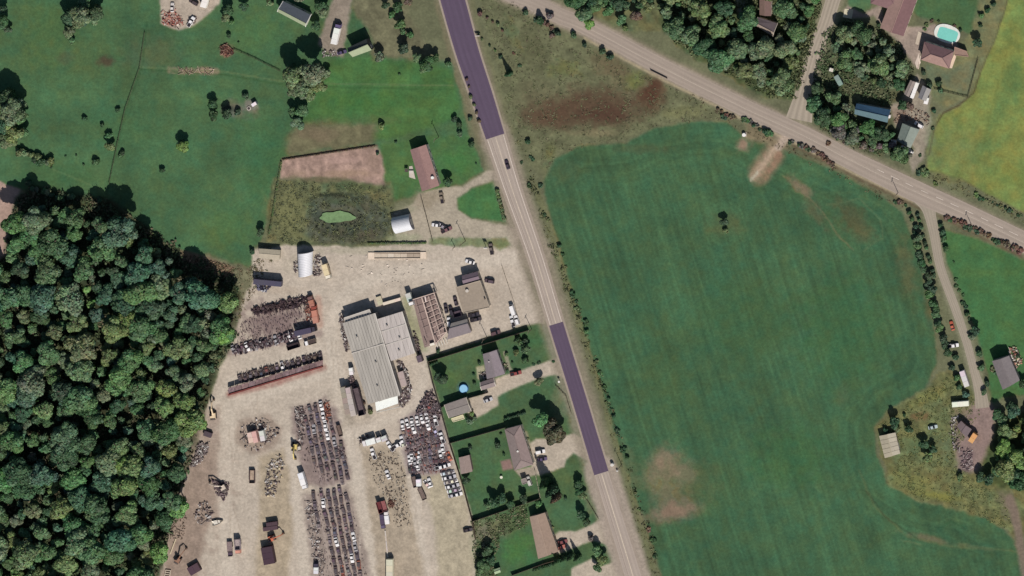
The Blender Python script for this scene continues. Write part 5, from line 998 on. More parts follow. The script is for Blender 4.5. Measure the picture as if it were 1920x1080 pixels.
debris('scrap_parts', 'pinkish rubble across the gravel yard in the pasture', [(302, 22), (330, 18), (345, 40), (334, 54), (306, 44)], 120, (.25, .8), ((190, 120, 104), (150, 90, 80), (214, 196, 186), (90, 66, 64)), .5, .6)
debris('scrap_parts', 'dark machinery parts on the gravel yard in the pasture', [(355, 30), (372, 32), (362, 46), (352, 44)], 30, (.3, .9), MIX, .6)
debris('brush_pile', 'round pile of red-brown brushwood in the pasture', [(413, 88), (422, 82), (436, 90), (438, 100), (428, 106), (416, 102)], 130, (.3, .8), ((150, 104, 88), (110, 72, 62), (176, 140, 120), (80, 56, 50)), .8, .7, cat='brush pile')
debris('log_pile', 'bleached logs lying across the bare strip of the pasture', [(335, 128), (400, 128), (404, 138), (335, 140)], 36, (.4, 1.0), ((190, 170, 150), (140, 120, 104)), .3, .9, cat='log pile')
debris('scrap_parts', 'scattered yard clutter around the grey-green garage', [(1690, 200), (1720, 205), (1744, 215), (1742, 235), (1728, 228), (1700, 225), (1680, 240), (1676, 225)], 110, (.2, .6), ((150, 120, 100), (120, 96, 86), (180, 158, 136), (90, 74, 70)), .5)
debris('scrap_parts', 'clutter on the deck beside the dark grey farmhouse', [(1890, 652), (1906, 650), (1917, 680), (1905, 692), (1896, 680)], 120, (.3, .9), ((220, 196, 170), (170, 120, 100), (120, 90, 80), (236, 228, 214)), .7)
debris('scrap_parts', 'white junk and boxes around the brown shack', [(1784, 782), (1796, 780), (1794, 812), (1800, 845), (1786, 842), (1782, 810)], 60, (.3, 1.0), MIX, .7)
debris('scrap_parts', 'mauve rubble on bare ground below the brown shack', [(1800, 838), (1824, 845), (1826, 880), (1806, 884)], 110, (.2, .8), PURP + ((200, 186, 180),), .4, .6)
debris('scrap_parts', 'bonfire remains beside the barn below the motorhome', [(604, 94), (632, 94), (636, 104), (606, 106)], 50, (.25, .7), MIX, .4)
debris('scrap_parts', 'small white rubble scattered on the north yard', [(660, 475), (820, 490), (760, 530), (720, 540), (650, 500)], 40, (.3, .8), ((220, 206, 192), (206, 192, 176)), .06, .1)
debris('garden_clutter', 'tables and pots scattered behind the grey bungalow', [(902, 700), (912, 698), (914, 710), (906, 712)], 24, (.4, .9), MIX, .7, cat='garden clutter')
debris('garden_clutter', 'pots and planters along the front of the grey bungalow', [(932, 678), (952, 682), (952, 696), (944, 694)], 26, (.3, .6), ((120, 110, 90), (160, 150, 130), (80, 84, 60)), .5, cat='garden clutter')
debris('field_boulders', 'cut hay stubble clods on the strip by the wood', [(345, 475), (440, 500), (436, 516), (350, 490)], 260, (.2, .6), ((130, 108, 86), (160, 136, 112), (88, 70, 54)), .3, .2, cat='stubble')

# ------------------------------------------------------------------ fences, poles, small furniture
def fence(label, line, h, col, panel=2.6, name='fence', th=.1, mesh=False):
    t = thing(name, label, 'fence', V3(*line[0])); o0 = Vector(t.location); v_ = 1
    for a, b_ in zip(line[:-1], line[1:]):
        p, q = V3(*a), V3(*b_); L = (q - p).length; n = max(1, round(L / panel)); d = (q - p) / n
        for k in range(n):
            s0 = p + d * k; s1 = p + d * (k + 1) * 1.0; u_ = d.normalized() * .07; m2 = MB(o0)
            if not mesh: m2.bar(s0 + u_ + Vector((0, 0, h / 2 + .05)), s1 - u_ + Vector((0, 0, h / 2 + .05)), th, h * random.uniform(.97, 1.0)); m2.build('panel', M(col, .9, 0, .2), t)
            else:
                for zz in (h * .35, h * .65, h * .95): m2.bar(s0 + u_ + Vector((0, 0, zz)), s1 - u_ + Vector((0, 0, zz)), .06, .12)
                m2.build('rail', M(col, .9, 0, .2), t)
            m3 = MB(o0); m3.box((s0.x, s0.y, h / 2 + .1), (.14, .14, h + .2)); m3.build('post', M([c * .85 for c in col]), t)
    return t
FC = (112, 100, 84)
fence('tall board fence between the car park and the grey bungalow lawn', [(803, 677), (992, 618)], 2.5, FC)
fence('board fence running above the wide taupe garage', [(828, 764), (838, 757), (916, 735)], 2.0, FC)
fence('tall board fence between the taupe garage lawn and the hip-roofed bungalow', [(843, 830), (949, 800)], 2.3, FC)
fence('board fence below the hip-roofed bungalow garden', [(887, 976), (1014, 933)], 2.3, FC)
fence('board fence at the bottom of the salmon-roofed lot', [(960, 1078), (1020, 1056), (1075, 1040)], 1.6, FC)
fence('boundary fence between the scrapyard and the gardens, northern stretch', [(803, 677), (812, 715), (832, 785), (845, 832)], 1.9, (110, 98, 92))
fence('boundary fence between the scrapyard and the gardens, southern stretch', [(845, 832), (868, 905), (887, 976), (893, 1010)], 2.0, (100, 84, 72))
fence('dark post fence down the east edge of the arched barn plot', [(790, 368), (800, 405), (812, 452)], 1.1, (90, 80, 66), mesh=True)
fence('rail fence closing the small paddock near the crop field', [(1752, 166), (1815, 182), (1835, 108)], 1.2, (76, 66, 50), mesh=True)
fence('rail fence along the roadside of the gardens', [(1042, 722), (1062, 742), (1072, 775)], 1.0, (110, 100, 80), mesh=True)
fence('low roadside rail at the salmon-roofed lot', [(1100, 935), (1123, 972)], 1.0, (96, 88, 66), mesh=True)
fence('white rail beside the trees of the hip-roofed bungalow garden', [(1003, 880), (1014, 933)], 1.2, (170, 160, 140), mesh=True)
fence('rail fence crossing the yard frontage by the highway', [(941, 497), (952, 530), (964, 566), (974, 604)], .6, (150, 138, 124), mesh=True, panel=4)
fence('wire fence line crossing the pasture below the brushwood pile', [(440, 92), (480, 110), (526, 133)], 1.1, (80, 84, 62), mesh=True, panel=4)
fence('wire fence wandering down the middle of the big pasture', [(272, 60), (262, 128), (235, 205), (222, 262), (205, 345)], 1.1, (76, 84, 60), mesh=True, panel=5)
fence('short guard rail on the culvert of the county road', [(1220, 131), (1252, 147)], .9, (120, 104, 92))
def pole(label, px, py, h=9.5, lean=0):
    p = V3(px, py); t = thing('power_pole', label, 'pole', p); mb = MB(); mb.cyl((0, 0, h / 2), .17, h, 8, 'Z', .11); mb.build('pole', M((120, 104, 90)), t)
    m2 = MB(); m2.box((0, 0, h - .5), (2.2, .14, .16), 1.2); m2.build('crossarm', M((110, 96, 82)), t)
    for s_ in (-.9, 0, .9): m3 = MB(); m3.cyl((s_ * math.cos(1.2), s_ * math.sin(1.2), h - .3), .08, .3, 6); m3.build('insulator', M((170, 176, 170)), t)
for k in [('wooden power pole on the grass strip north of the weighbridge', 873, 452, 10), ('wooden pole at the south corner of the car park', 997, 617, 7), ('wooden pole beside the parked maroon car', 913, 632, 8), ('roadside pole by the lane junction', 1684, 361, 7),
          ('roadside pole on the verge at the lower highway', 1166, 871, 8), ('short pole on the grass strip by the weighbridge', 853, 463, 4), ('pole on the lower county road verge by the bushes', 1821, 420, 6), ('thin pole standing in for the bare tree east of the brown-pink bungalow', 823, 257, 8)]: pole(*k)  # the last pole stands in for a bare tree known by its shadow
def small(name, label, cat, px, py, parts):
    p = V3(px, py); t = thing(name, label, cat, p)
    for nm, kind, c, d, col in parts:
        mb = MB()
        if kind == 'box': mb.box(c, d)
        else: mb.cyl(c, d[0], d[1], 14, 'Z', d[2] if len(d) > 2 else None)
        mb.build(nm, M(col), t)
small('satellite_dish', 'white dish on a stand in front of the brown cottage', 'dish', 1437, 22, [('dish', 'cyl', (0, 0, 2.0), (.3, .5, 1.2), (240, 238, 236)), ('stand', 'cyl', (0, 0, .9), (.12, 1.8), (120, 110, 104))])
small('mailbox_stand', 'pale board sign at the highway edge in the north', 'sign', 897, 66, [('board', 'box', (0, 0, 1.6), (2.2, .3, 1.0), (220, 210, 200)), ('post', 'box', (-.8, 0, .6), (.15, .15, 1.2), (110, 96, 84)), ('post', 'box', (.8, 0, .6), (.15, .15, 1.2), (110, 96, 84))])
small('road_drum', 'white drum beside the south end of the new asphalt', 'drum', 1149, 870, [('drum', 'cyl', (0, 0, .8), (.8, 1.6), (232, 228, 220)), ('lid', 'cyl', (0, 0, 1.65), (.7, .1), (214, 208, 200))])
small('road_drum', 'smaller white marker beside the roadside pole', 'marker', 1158, 882, [('drum', 'cyl', (0, 0, .5), (.45, 1.0), (226, 222, 214)), ('lid', 'cyl', (0, 0, 1.05), (.35, .1), (200, 196, 190))])
small('water_tank', 'white tank in the field near the county road bushes', 'tank', 1396, 252, [('tank', 'cyl', (0, 0, .7), (.9, 1.4), (236, 232, 226)), ('base', 'box', (0, 0, .08), (2.4, 2.4, .15), (150, 136, 120))])
small('yard_sign', 'two-legged sign frame at the northern yard entrance', 'sign', 914, 462, [('board', 'box', (0, 0, 3.2), (1.6, .3, 1.4), (230, 224, 216)), ('post', 'box', (-.7, 0, 1.3), (.2, .2, 2.6), (80, 70, 66)), ('post', 'box', (.7, 0, 1.3), (.2, .2, 2.6), (80, 70, 66))])
small('bird_bath', 'round white ornament on the lawn west of the patio', 'garden ornament', 941, 894, [('bowl', 'cyl', (0, 0, .9), (.3, .2, .7), (230, 226, 206)), ('stem', 'cyl', (0, 0, .4), (.15, .8), (190, 184, 170))])
small('fire_pit', 'round stone fire ring on the pond spit', 'fire ring', 467, 203, [('ring', 'cyl', (0, 0, .2), (1.0, .4), (200, 190, 180)), ('ash', 'cyl', (0, 0, .43), (.7, .05), (70, 62, 60))])
small('white_post_lamp', 'white post lamp at the mouth of the grey bungalow drive', 'lamp', 1050, 714, [('post', 'cyl', (0, 0, .8), (.1, 1.6), (150, 144, 136)), ('lamp_head', 'cyl', (0, 0, 1.8), (.5, .4), (235, 230, 222))])
small('patio_table', 'white table on the pale slab west of the brown-pink bungalow', 'table', 772, 322, [('top', 'box', (0, 0, .75), (2.2, 1.4, .08), (210, 200, 190)), ('leg', 'box', (0, 0, .35), (.3, .3, .7), (120, 110, 100))])
small('play_tower', 'dark wooden swing frame west of the brown-pink bungalow', 'swing frame', 764, 318, [('deck', 'box', (0, 0, 1.6), (1.6, 1.6, .15), (80, 70, 64)), ('post', 'box', (-.7, -.7, .8), (.15, .15, 1.6), (80, 70, 64)), ('post', 'box', (.7, .7, .8), (.15, .15, 1.6), (80, 70, 64))])
def flat(name, cs, z, col):
    c0 = V3(*cs[0]); mb = MB(c0); lo = quadpts(cs, 0); mb.mesh8([Vector((p.x, p.y, -.05)) for p in lo] + [Vector((p.x, p.y, z)) for p in lo]); tag(mb.build(name, M(col), loc=c0), kind='structure')
flat('concrete_pad', [(1580, 32), (1597, 35), (1600, 18), (1584, 16)], .12, (206, 196, 168)); flat('concrete_path', [(1719, 128), (1723, 130), (1729, 114), (1728, 96), (1724, 94), (1715, 116)], .3, (222, 204, 188))
flat('concrete_path', [(1779, 127), (1785, 128), (1793, 106), (1789, 102)], .15, (214, 190, 168)); flat('concrete_path', [(1716, 82), (1722, 84), (1728, 62), (1722, 58)], .15, (196, 180, 160))
BT('storage_box', 'small white box beside the east end of the teal-roofed house', 'box', (1663, 218), (1669, 219), 1.6, 2.2, WHT, .1)
BT('storage_box', 'small white box among the trees beside the side road', 'box', (1555, 130), (1562, 132), 1.7, 1.8, (220, 208, 196), .1)
mb = MB(V3(770, 322)); mb.mesh8([p for z in (0, .12) for p in quadpts([(767, 332), (779, 336), (773, 311), (767, 312)], z)]); tag(mb.build('patio_slab', M((196, 184, 172)), loc=V3(770, 322)), kind='structure')
# pallets ladder-like at bottom left
t = thing('wooden_rack', 'pale ladder-like wooden rack at the lower left wood edge', 'rack', V3(314, 1075)); o0 = Vector(t.location)
for a, b_ in (((311, 1068), (308, 1082)), ((320, 1069), (318, 1083))): m2 = MB(o0); m2.bar(V3(*a, .4), V3(*b_, .4), .3); m2.build('rail', M((200, 186, 166)), t)
for k in range(4): m2 = MB(o0); m2.bar(V3(311 - k, 1069 + k * 4, .5), V3(320 - k * .6, 1070 + k * 4, .5), .3); m2.build('slat', M((206, 192, 172)), t)
mb = MB(V3(323, 1030)); mb.bar(V3(330, 1010, .3), V3(319, 1039, .3), .35); tag(mb.build('wooden_beam', M((214, 198, 166)), loc=V3(323, 1030)), 'long pale wooden beam lying near the lower left wood edge', 'beam')

# ------------------------------------------------------------------ plants
CDATA = {}
def crown_mesh(seed, n, leaf, kind='round', nb=11):
    r = np.random.default_rng(seed)
    if kind == 'cone': c = np.array([[r.normal(0, .05), r.normal(0, .05), z] for z in np.linspace(-.9, 1.3, 9)]); rad = np.linspace(.85, .18, 9)
    elif kind == 'low': c = r.normal(0, 1, (nb, 3)); c /= np.linalg.norm(c, axis=1)[:, None]; c *= r.uniform(.3, .75, (nb, 1)); c[:, 2] *= .25; rad = r.uniform(.25, .45, nb)
    else: c = r.normal(0, 1, (nb, 3)); c /= np.linalg.norm(c, axis=1)[:, None]; c *= r.uniform(.3, .8, (nb, 1)); c[:, 2] = np.abs(c[:, 2]) * .7 - .15; rad = r.uniform(.22, .44, nb); c = np.vstack([c, [[0, 0, 0]]]); rad = np.append(rad, .55)
    shade = r.uniform(.78, 1.25, (len(rad), 1)) * r.uniform(.92, 1.08, (len(rad), 3))
    m_ = n * 3; b = r.choice(len(rad), m_, p=rad ** 2 / (rad ** 2).sum()); d = r.normal(0, 1, (m_, 3)); d /= np.linalg.norm(d, axis=1)[:, None]
    p = c[b] + d * rad[b][:, None] * r.uniform(.8, 1.08, (m_, 1)); inside = np.zeros(m_, bool)
    for k in range(len(rad)): inside |= (np.linalg.norm(p - c[k], axis=1) < rad[k] * .78) & (b != k)
    ok = ~inside & (p[:, 2] > -.75 if kind != 'cone' else p[:, 2] > -1.6); p, d, b = p[ok][:n], d[ok][:n], b[ok][:n]; n = len(p)
    nr = d + r.normal(0, .42, (n, 3)); nr /= np.linalg.norm(nr, axis=1)[:, None]; t1 = np.cross(nr, r.normal(0, 1, (n, 3))); t1 /= np.linalg.norm(t1, axis=1)[:, None]; t2 = np.cross(nr, t1)
    s_ = leaf * r.uniform(.6, 1.3, (n, 1)); v = np.stack([p - t1 * s_, p - t2 * s_ * .7, p + t1 * s_, p + t2 * s_ * .7], 1).reshape(-1, 3)
    col = np.clip(shade[b] * r.uniform(.84, 1.16, (n, 1)) * (1 + .12 * r.normal(0, 1, (n, 3)) * [1, .3, .6]), .3, 1.9)
    V_ = [v]; nf = n; F_ = [np.arange(n * 4).reshape(n, 4)]; Cc = [np.repeat(col, 4, 0)]
    # dense inner masses so the crown does not leak light
    base = n * 4
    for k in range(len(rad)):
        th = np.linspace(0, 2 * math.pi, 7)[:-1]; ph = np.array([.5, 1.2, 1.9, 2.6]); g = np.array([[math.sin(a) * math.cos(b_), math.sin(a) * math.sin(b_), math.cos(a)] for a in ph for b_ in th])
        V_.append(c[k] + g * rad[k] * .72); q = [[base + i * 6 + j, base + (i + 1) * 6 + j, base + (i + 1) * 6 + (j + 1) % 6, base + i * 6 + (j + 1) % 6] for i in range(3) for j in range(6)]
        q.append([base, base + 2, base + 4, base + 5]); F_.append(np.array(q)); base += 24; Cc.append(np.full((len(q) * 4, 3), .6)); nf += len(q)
    v = np.vstack(V_); f = np.vstack(F_); cc = np.vstack(Cc)
    me = bpy.data.meshes.new('crown'); me.vertices.add(len(v)); me.vertices.foreach_set('co', v.astype(np.float32).ravel()); me.loops.add(f.size); me.loops.foreach_set('vertex_index', f.astype(np.int32).ravel())
    me.polygons.add(len(f)); me.polygons.foreach_set('loop_start', np.arange(0, f.size, 4, dtype=np.int32)); me.polygons.foreach_set('loop_total', np.full(len(f), 4, np.int32))
    ca = me.color_attributes.new('Col', 'FLOAT_COLOR', 'CORNER'); ca.data.foreach_set('color', np.concatenate([cc, np.ones((len(cc), 1))], 1).astype(np.float32).ravel())
    me.materials.append(LEAF); me.update(); CDATA[me.name] = (v, f, cc); return me
BIG = [crown_mesh(100 + k, 3400, .088, 'round', 14 + k % 6) for k in range(12)]
MEDC = [crown_mesh(200 + k, 800, .15, 'round', 8 + k % 4) for k in range(6)]
SMA = [crown_mesh(300 + k, 300, .24, 'round', 5) for k in range(5)]
CON = [crown_mesh(400 + k, 700, .14, 'cone') for k in range(3)]
LOWB = [crown_mesh(500 + k, 420, .2, 'low', 8) for k in range(4)]
mb = MB(); mb.cyl((0, 0, .5), 1, 1, 8, 'Z', .55)
for k in range(4):
    a = k * 1.7; mb.bar((0, 0, .72), (math.cos(a) * 5.5, math.sin(a) * 5.5, 1.06), .5)
TRUNK = mb.data('trunk', BARK)
TC = {'dk': (66, 92, 64), 'gn': (84, 114, 76), 'bl': (76, 106, 84), 'br': (108, 142, 82), 'ol': (106, 122, 80), 'gr': (104, 120, 90), 'rd': (112, 94, 78), 'pu': (106, 98, 92), 'yl': (114, 134, 78), 'lm': (98, 148, 90), 'sh': (88, 84, 72)}
CW = {'dk': 'dark green', 'gn': 'green', 'bl': 'bluish green', 'br': 'bright green', 'ol': 'olive', 'gr': 'greyish', 'rd': 'reddish brown', 'pu': 'purplish', 'yl': 'yellow-green', 'lm': 'vivid green', 'sh': 'dark brownish'}
LM = [(790, 315, 'brown-pink bungalow'), (755, 420, 'arched silver barn'), (573, 495, 'arched white hut'), (888, 555, 'tan-roofed office'), (925, 680, 'grey bungalow'), (972, 840, 'hip-roofed bungalow'), (1018, 1005, 'salmon-roofed house'), (670, 88, 'charcoal-roofed barn'), (550, 25, 'slate-grey shed'),
      (632, 407, 'algae pond'), (445, 200, 'pasture spit'), (1775, 64, 'oval pool'), (1675, 30, 'maroon-roofed house'), (1637, 212, 'teal-roofed house'), (1703, 255, 'grey-green garage'), (1436, 50, 'brown cottage'), (1440, 290, 'dirt field track'), (1885, 700, 'dark grey farmhouse'), (1667, 838, 'weathered field shed'),
      (1808, 807, 'brown shack'), (1801, 757, 'long white caravan'), (1735, 375, 'farm lane mouth'), (880, 120, 'north asphalt section'), (1085, 745, 'south asphalt section'), (225, 200, 'pasture wire fence'), (40, 300, 'bare soil corner'), (20, 100, 'top left corner'), (426, 95, 'round brush pile'), (1815, 610, 'farm lane bend'), (1234, 139, 'culvert guard rail'), (350, 20, 'pasture gravel yard'), (1005, 400, 'unpaved verge'), (1160, 880, 'white road drum')]
AUTO = []
def where(px, py):
    d, i = min(((px - a) ** 2 + (py - b_) ** 2, k) for k, (a, b_, _) in enumerate(LM)); a, b_, nm = LM[i]; dx, dy = px - a, py - b_
    if abs(dx) > 2 * abs(dy): s_ = 'east' if dx > 0 else 'west'
    elif abs(dy) > 2 * abs(dx): s_ = 'south' if dy > 0 else 'north'
    else: s_ = ('south' if dy > 0 else 'north') + ('east' if dx > 0 else 'west')
    return s_, nm
def plant(px, py, r, tc, kind='tree', label=None, group=None, hf=1.0, flat=None):
    """r is the crown radius in photograph pixels"""
    if kind == 'tree' and label is None and r <= 9: kind = 'shrub'
    if tc == 'dk' and label is None and kind != 'conifer': px, py, r = px + .12 * r, py + .5 * r, r * .92
    R = r * S; big = r >= 13; col = [v * random.uniform(.88, 1.12) for v in A(TC[tc], 1.3)]
    if kind == 'tree': me = random.choice(BIG if big else MEDC); zc = min((R * 1.0 + .4) * hf, 12.5); vz = R * .8
    elif kind == 'conifer': me = random.choice(CON); zc = R * 2.0 * hf; vz = R * 1.9
    elif kind == 'low': me = random.choice(LOWB); zc = R * .25; vz = R * .8
    else: me = random.choice(SMA); zc = R * .62; vz = R * .75
    x, y = P(px, py, zc); nm = {'tree': 'tree', 'conifer': 'conifer_tree', 'shrub': 'shrub', 'low': 'shrub'}[kind]
    if kind in ('shrub', 'low'):
        o = place(nm, me, None, (x, y, zc), random.uniform(0, 6.3), (R, R, vz), col); tag(o, label, 'shrub', group); root = o
    else:
        root = thing(nm, label, 'tree', (x, y, 0), random.uniform(0, 6.3), group)
        place('crown', me, root, (0, 0, zc), 0, (R, R, vz), col); place('trunk', TRUNK, root, (0, 0, -.1), 0, (max(.12, R * .075), max(.12, R * .075), zc + .2))
    if label is None: AUTO.append((root, px, py, {'tree': ('large ' if r >= 16 else 'small ' if r < 10 else '') + CW[tc] + ' tree', 'conifer': CW[tc] + ' conifer', 'shrub': CW[tc] + ' bush', 'low': 'low ' + CW[tc] + ' bush'}[kind]))
    return root
T = plant
for a in [(0, 35, 17, 'dk'), (14, 50, 10, 'dk'), (5, 12, 10, 'dk'), (128, 22, 20, 'dk'), (158, 10, 18, 'gn'), (178, 30, 16, 'gr'), (150, 42, 14, 'bl'), (130, 62, 13, 'gr'), (135, 76, 9, 'gn'), (12, 172, 22, 'dk'), (38, 195, 16, 'gr'), (5, 205, 22, 'ol'), (40, 222, 14, 'gn'), (12, 238, 20, 'bl'), (38, 250, 14, 'gn'), (10, 265, 18, 'gr'),
          (158, 219, 7, 'dk'), (191, 231, 6, 'dk'), (204, 254, 9, 'gn'), (205, 275, 11, 'ol'), (229, 282, 7, 'dk'), (226, 292, 6, 'gn'), (180, 304, 9, 'gn'), (302, 315, 8, 'dk'), (340, 264, 12, 'dk'), (341, 276, 13, 'yl'), (220, 203, 7, 'dk'), (52, 338, 9, 'dk'), (398, 190, 12, 'dk'), (398, 210, 13, 'dk'), (425, 208, 12, 'dk'), (445, 206, 9, 'dk'), (460, 175, 9, 'dk'),
          (612, 140, 10, 'gr'), (555, 170, 16, 'gr'), (580, 178, 15, 'ol'), (548, 205, 12, 'dk'), (568, 208, 15, 'gn'), (557, 230, 14, 'gr'), (428, 12, 13, 'dk'), (455, 6, 12, 'dk'), (424, 34, 10, 'gr'), (432, 42, 8, 'gn'), (428, 62, 7, 'dk'), (600, 3, 15, 'dk'), (606, 22, 14, 'gr'), (592, 42, 12, 'dk'), (560, -4, 12, 'gr'), (505, 6, 9, 'gr'),
          (744, 6, 13, 'dk'), (765, 2, 10, 'rd'), (735, 28, 9, 'gn'), (750, 45, 12, 'gn'), (756, 85, 13, 'dk'), (770, 66, 9, 'gn'), (712, 107, 12, 'gr'), (798, 112, 17, 'dk'), (782, 108, 10, 'gr'), (816, 104, 10, 'dk'), (840, 120, 8, 'gn'), (722, 5, 10, 'dk'), (755, 60, 8, 'gn'), (795, 130, 10, 'gn'), (850, 220, 9, 'dk'), (860, 230, 9, 'dk'), (882, 222, 6, 'gn'), (882, 267, 9, 'dk'), (838, 336, 12, 'dk'), (862, 250, 8, 'gr'), (487, 431, 10, 'dk'), (472, 469, 8, 'dk'),
          (825, 703, 15, 'dk'), (834, 712, 8, 'gn'), (984, 634, 9, 'dk'), (976, 644, 9, 'gn'), (986, 656, 10, 'gn'), (968, 660, 8, 'ol'), (984, 670, 9, 'dk'), (1011, 715, 10, 'ol'), (932, 832, 9, 'dk'), (881, 837, 6, 'dk'), (873, 896, 10, 'dk'), (925, 935, 14, 'dk'), (940, 928, 12, 'dk'), (955, 940, 11, 'dk'), (980, 930, 11, 'dk'), (915, 948, 9, 'gn'),
          (1083, 903, 11, 'dk'), (1084, 918, 10, 'dk'), (1092, 930, 10, 'gr'), (1088, 960, 12, 'dk'), (1098, 975, 10, 'dk'), (1060, 932, 5, 'dk'), (1108, 1010, 8, 'pu'), (1120, 1035, 12, 'gn'), (1128, 1050, 12, 'ol'), (1120, 1065, 10, 'gn'), (912, 1028, 13, 'dk'), (920, 1045, 12, 'dk'), (905, 1060, 14, 'gn'), (900, 1075, 12, 'gn'), (1356, 412, 10, 'dk'), (1361, 432, 7, 'ol'), (715, 237, 9, 'ol'), (905, 660, 5, 'dk'), (1010, 945, 9, 'gn')]: T(*a)
for a in [(952, 139, 7, 'dk'), (1020, 908, 11, 'dk'), (1032, 922, 12, 'dk'), (1040, 935, 10, 'rd'), (1043, 1052, 7, 'dk'), (1056, 1048, 7, 'dk'), (1068, 1046, 7, 'dk'), (1081, 1047, 7, 'dk'), (968, 636, 6, 'dk')]: T(a[0], a[1], a[2], a[3], 'conifer')
# right side and north east
for a in [(1094, 26, 18, 'gn'), (1105, 44, 12, 'br'), (1118, 12, 16, 'gn'), (1075, -2, 14, 'dk'), (1140, 22, 12, 'gn'), (1165, 38, 12, 'gn'), (1172, 52, 8, 'ol'), (1195, 30, 13, 'rd'), (1215, 12, 14, 'ol'), (1030, 30, 9, 'pu'), (1012, 34, 10, 'dk'), (1045, 58, 8, 'dk'), (1035, 66, 7, 'rd'), (1075, 66, 8, 'gn'), (1095, 80, 7, 'dk'), (1128, 92, 9, 'dk'), (1143, 103, 9, 'dk'), (985, 20, 8, 'dk'), (1150, 2, 12, 'gn'),
          (1832, 74, 12, 'dk'), (1850, 15, 8, 'dk'), (1862, 5, 7, 'dk'), (1840, 30, 7, 'gn'), (1838, 45, 6, 'dk'), (1659, 30, 4, 'dk'), (1647, 44, 6, 'dk'), (1731, 134, 7, 'dk'), (1742, 155, 9, 'dk'), (1758, 152, 9, 'dk'), (1763, 170, 7, 'gn'), (1690, 190, 12, 'dk'), (1705, 198, 10, 'rd'),
          (1700, 293, 12, 'pu'), (1688, 288, 10, 'pu'), (1767, 432, 9, 'dk'), (1770, 448, 9, 'gn'), (1774, 466, 8, 'gn'), (1762, 418, 7, 'dk'), (1812, 585, 7, 'dk'), (1828, 615, 12, 'dk'), (1822, 632, 9, 'gr'), (1836, 662, 9, 'gn'), (1840, 690, 9, 'gn'), (1850, 715, 8, 'dk'), (1845, 735, 8, 'gn'), (1916, 715, 11, 'dk'), (1868, 770, 14, 'dk'), (1896, 756, 14, 'dk'), (1900, 775, 14, 'bl'), (1880, 790, 12, 'gn'),
          (1675, 785, 14, 'dk'), (1660, 803, 8, 'dk'), (1682, 805, 9, 'gr'), (1703, 800, 10, 'dk'), (1695, 775, 5, 'dk'), (1730, 828, 12, 'dk'), (1748, 838, 10, 'dk'), (1740, 858, 12, 'ol'), (1810, 740, 9, 'bl'), (1798, 722, 8, 'dk'), (1790, 665, 9, 'dk'), (1785, 685, 9, 'dk'), (1795, 708, 9, 'gn'), (1772, 638, 7, 'dk'), (1836, 888, 12, 'dk'), (1853, 892, 14, 'dk'), (1870, 885, 12, 'gn'), (1800, 895, 9, 'ol'), (1908, 665, 6, 'dk'), (1560, 130, 6, 'gn')]: T(*a)
T(548, 144, 22, 'gr', hf=1.6); T(588, 140, 27, 'gr', hf=1.6); T(566, 162, 22, 'gr', hf=1.3); T(598, 160, 17, 'ol', hf=1.2); T(22, 205, 27, 'gr', hf=1.3); T(8, 172, 22, 'dk', hf=1.4); T(24, 250, 22, 'ol'); T(150, 30, 24, 'gr', hf=1.3); T(178, 14, 20, 'dk', hf=1.3); T(1015, 789, 17, 'lm', hf=1.5); T(1036, 812, 26, 'sh', hf=.95)
for y in range(395, 660, 13):     # tree belt west of the lane
    x = 1706 + (y - 395) * .26; tt = random.choice(['dk', 'gn', 'dk', 'dk']); T(x + random.uniform(-3, 3), y, random.uniform(6.5, 8.5) + (3 if y > 440 else 0), tt)
    if y < 520: T(x + 14, y + 5, random.uniform(5, 7), random.choice(['dk', 'gn']))
sh = []
for (a, b_, n, r, cols) in [((1342, 204), (1372, 222), 5, 6, ['dk', 'rd']), ((1392, 222), (1448, 250), 9, 7, ['dk', 'pu', 'gn']), ((1478, 262), (1545, 290), 10, 6, ['rd', 'pu', 'dk']), ((1545, 292), (1562, 312), 4, 6, ['ol', 'rd']), ((1772, 405), (1915, 470), 20, 7, ['rd', 'dk', 'rd']), ((1720, 318), (1745, 330), 4, 7, ['ol', 'dk']), ((1825, 362), (1920, 405), 12, 4.5, ['dk', 'ol']), ((30, 283), (100, 305), 11, 9, ['gr', 'dk', 'ol']), ((1000, 28), (1045, 60), 6, 7, ['rd', 'dk']), ((1675, 375), (1702, 382), 4, 5, ['rd', 'dk']),
                            ((1788, 520), (1806, 560), 4, 4, ['dk', 'gn']), ((1803, 560), (1820, 600), 4, 5, ['dk']), ((1540, 268), (1600, 268), 2, 5, ['rd']), ((55, 352), (140, 372), 9, 8, ['dk', 'gn', 'gr']), ((890, 60), (945, 110), 5, 4, ['ol', 'dk']), ((895, 20), (950, 60), 5, 5, ['ol', 'rd']), ((870, 140), (900, 235), 6, 4, ['ol', 'rd']), ((745, 140), (752, 142), 1, 4, ['gn'])]:
    for i in range(n): s_ = (i + .5) / n; sh.append((a[0] + (b_[0] - a[0]) * s_ + random.uniform(-2, 2), a[1] + (b_[1] - a[1]) * s_ + random.uniform(-2, 2), r * random.uniform(.75, 1.2), random.choice(cols)))
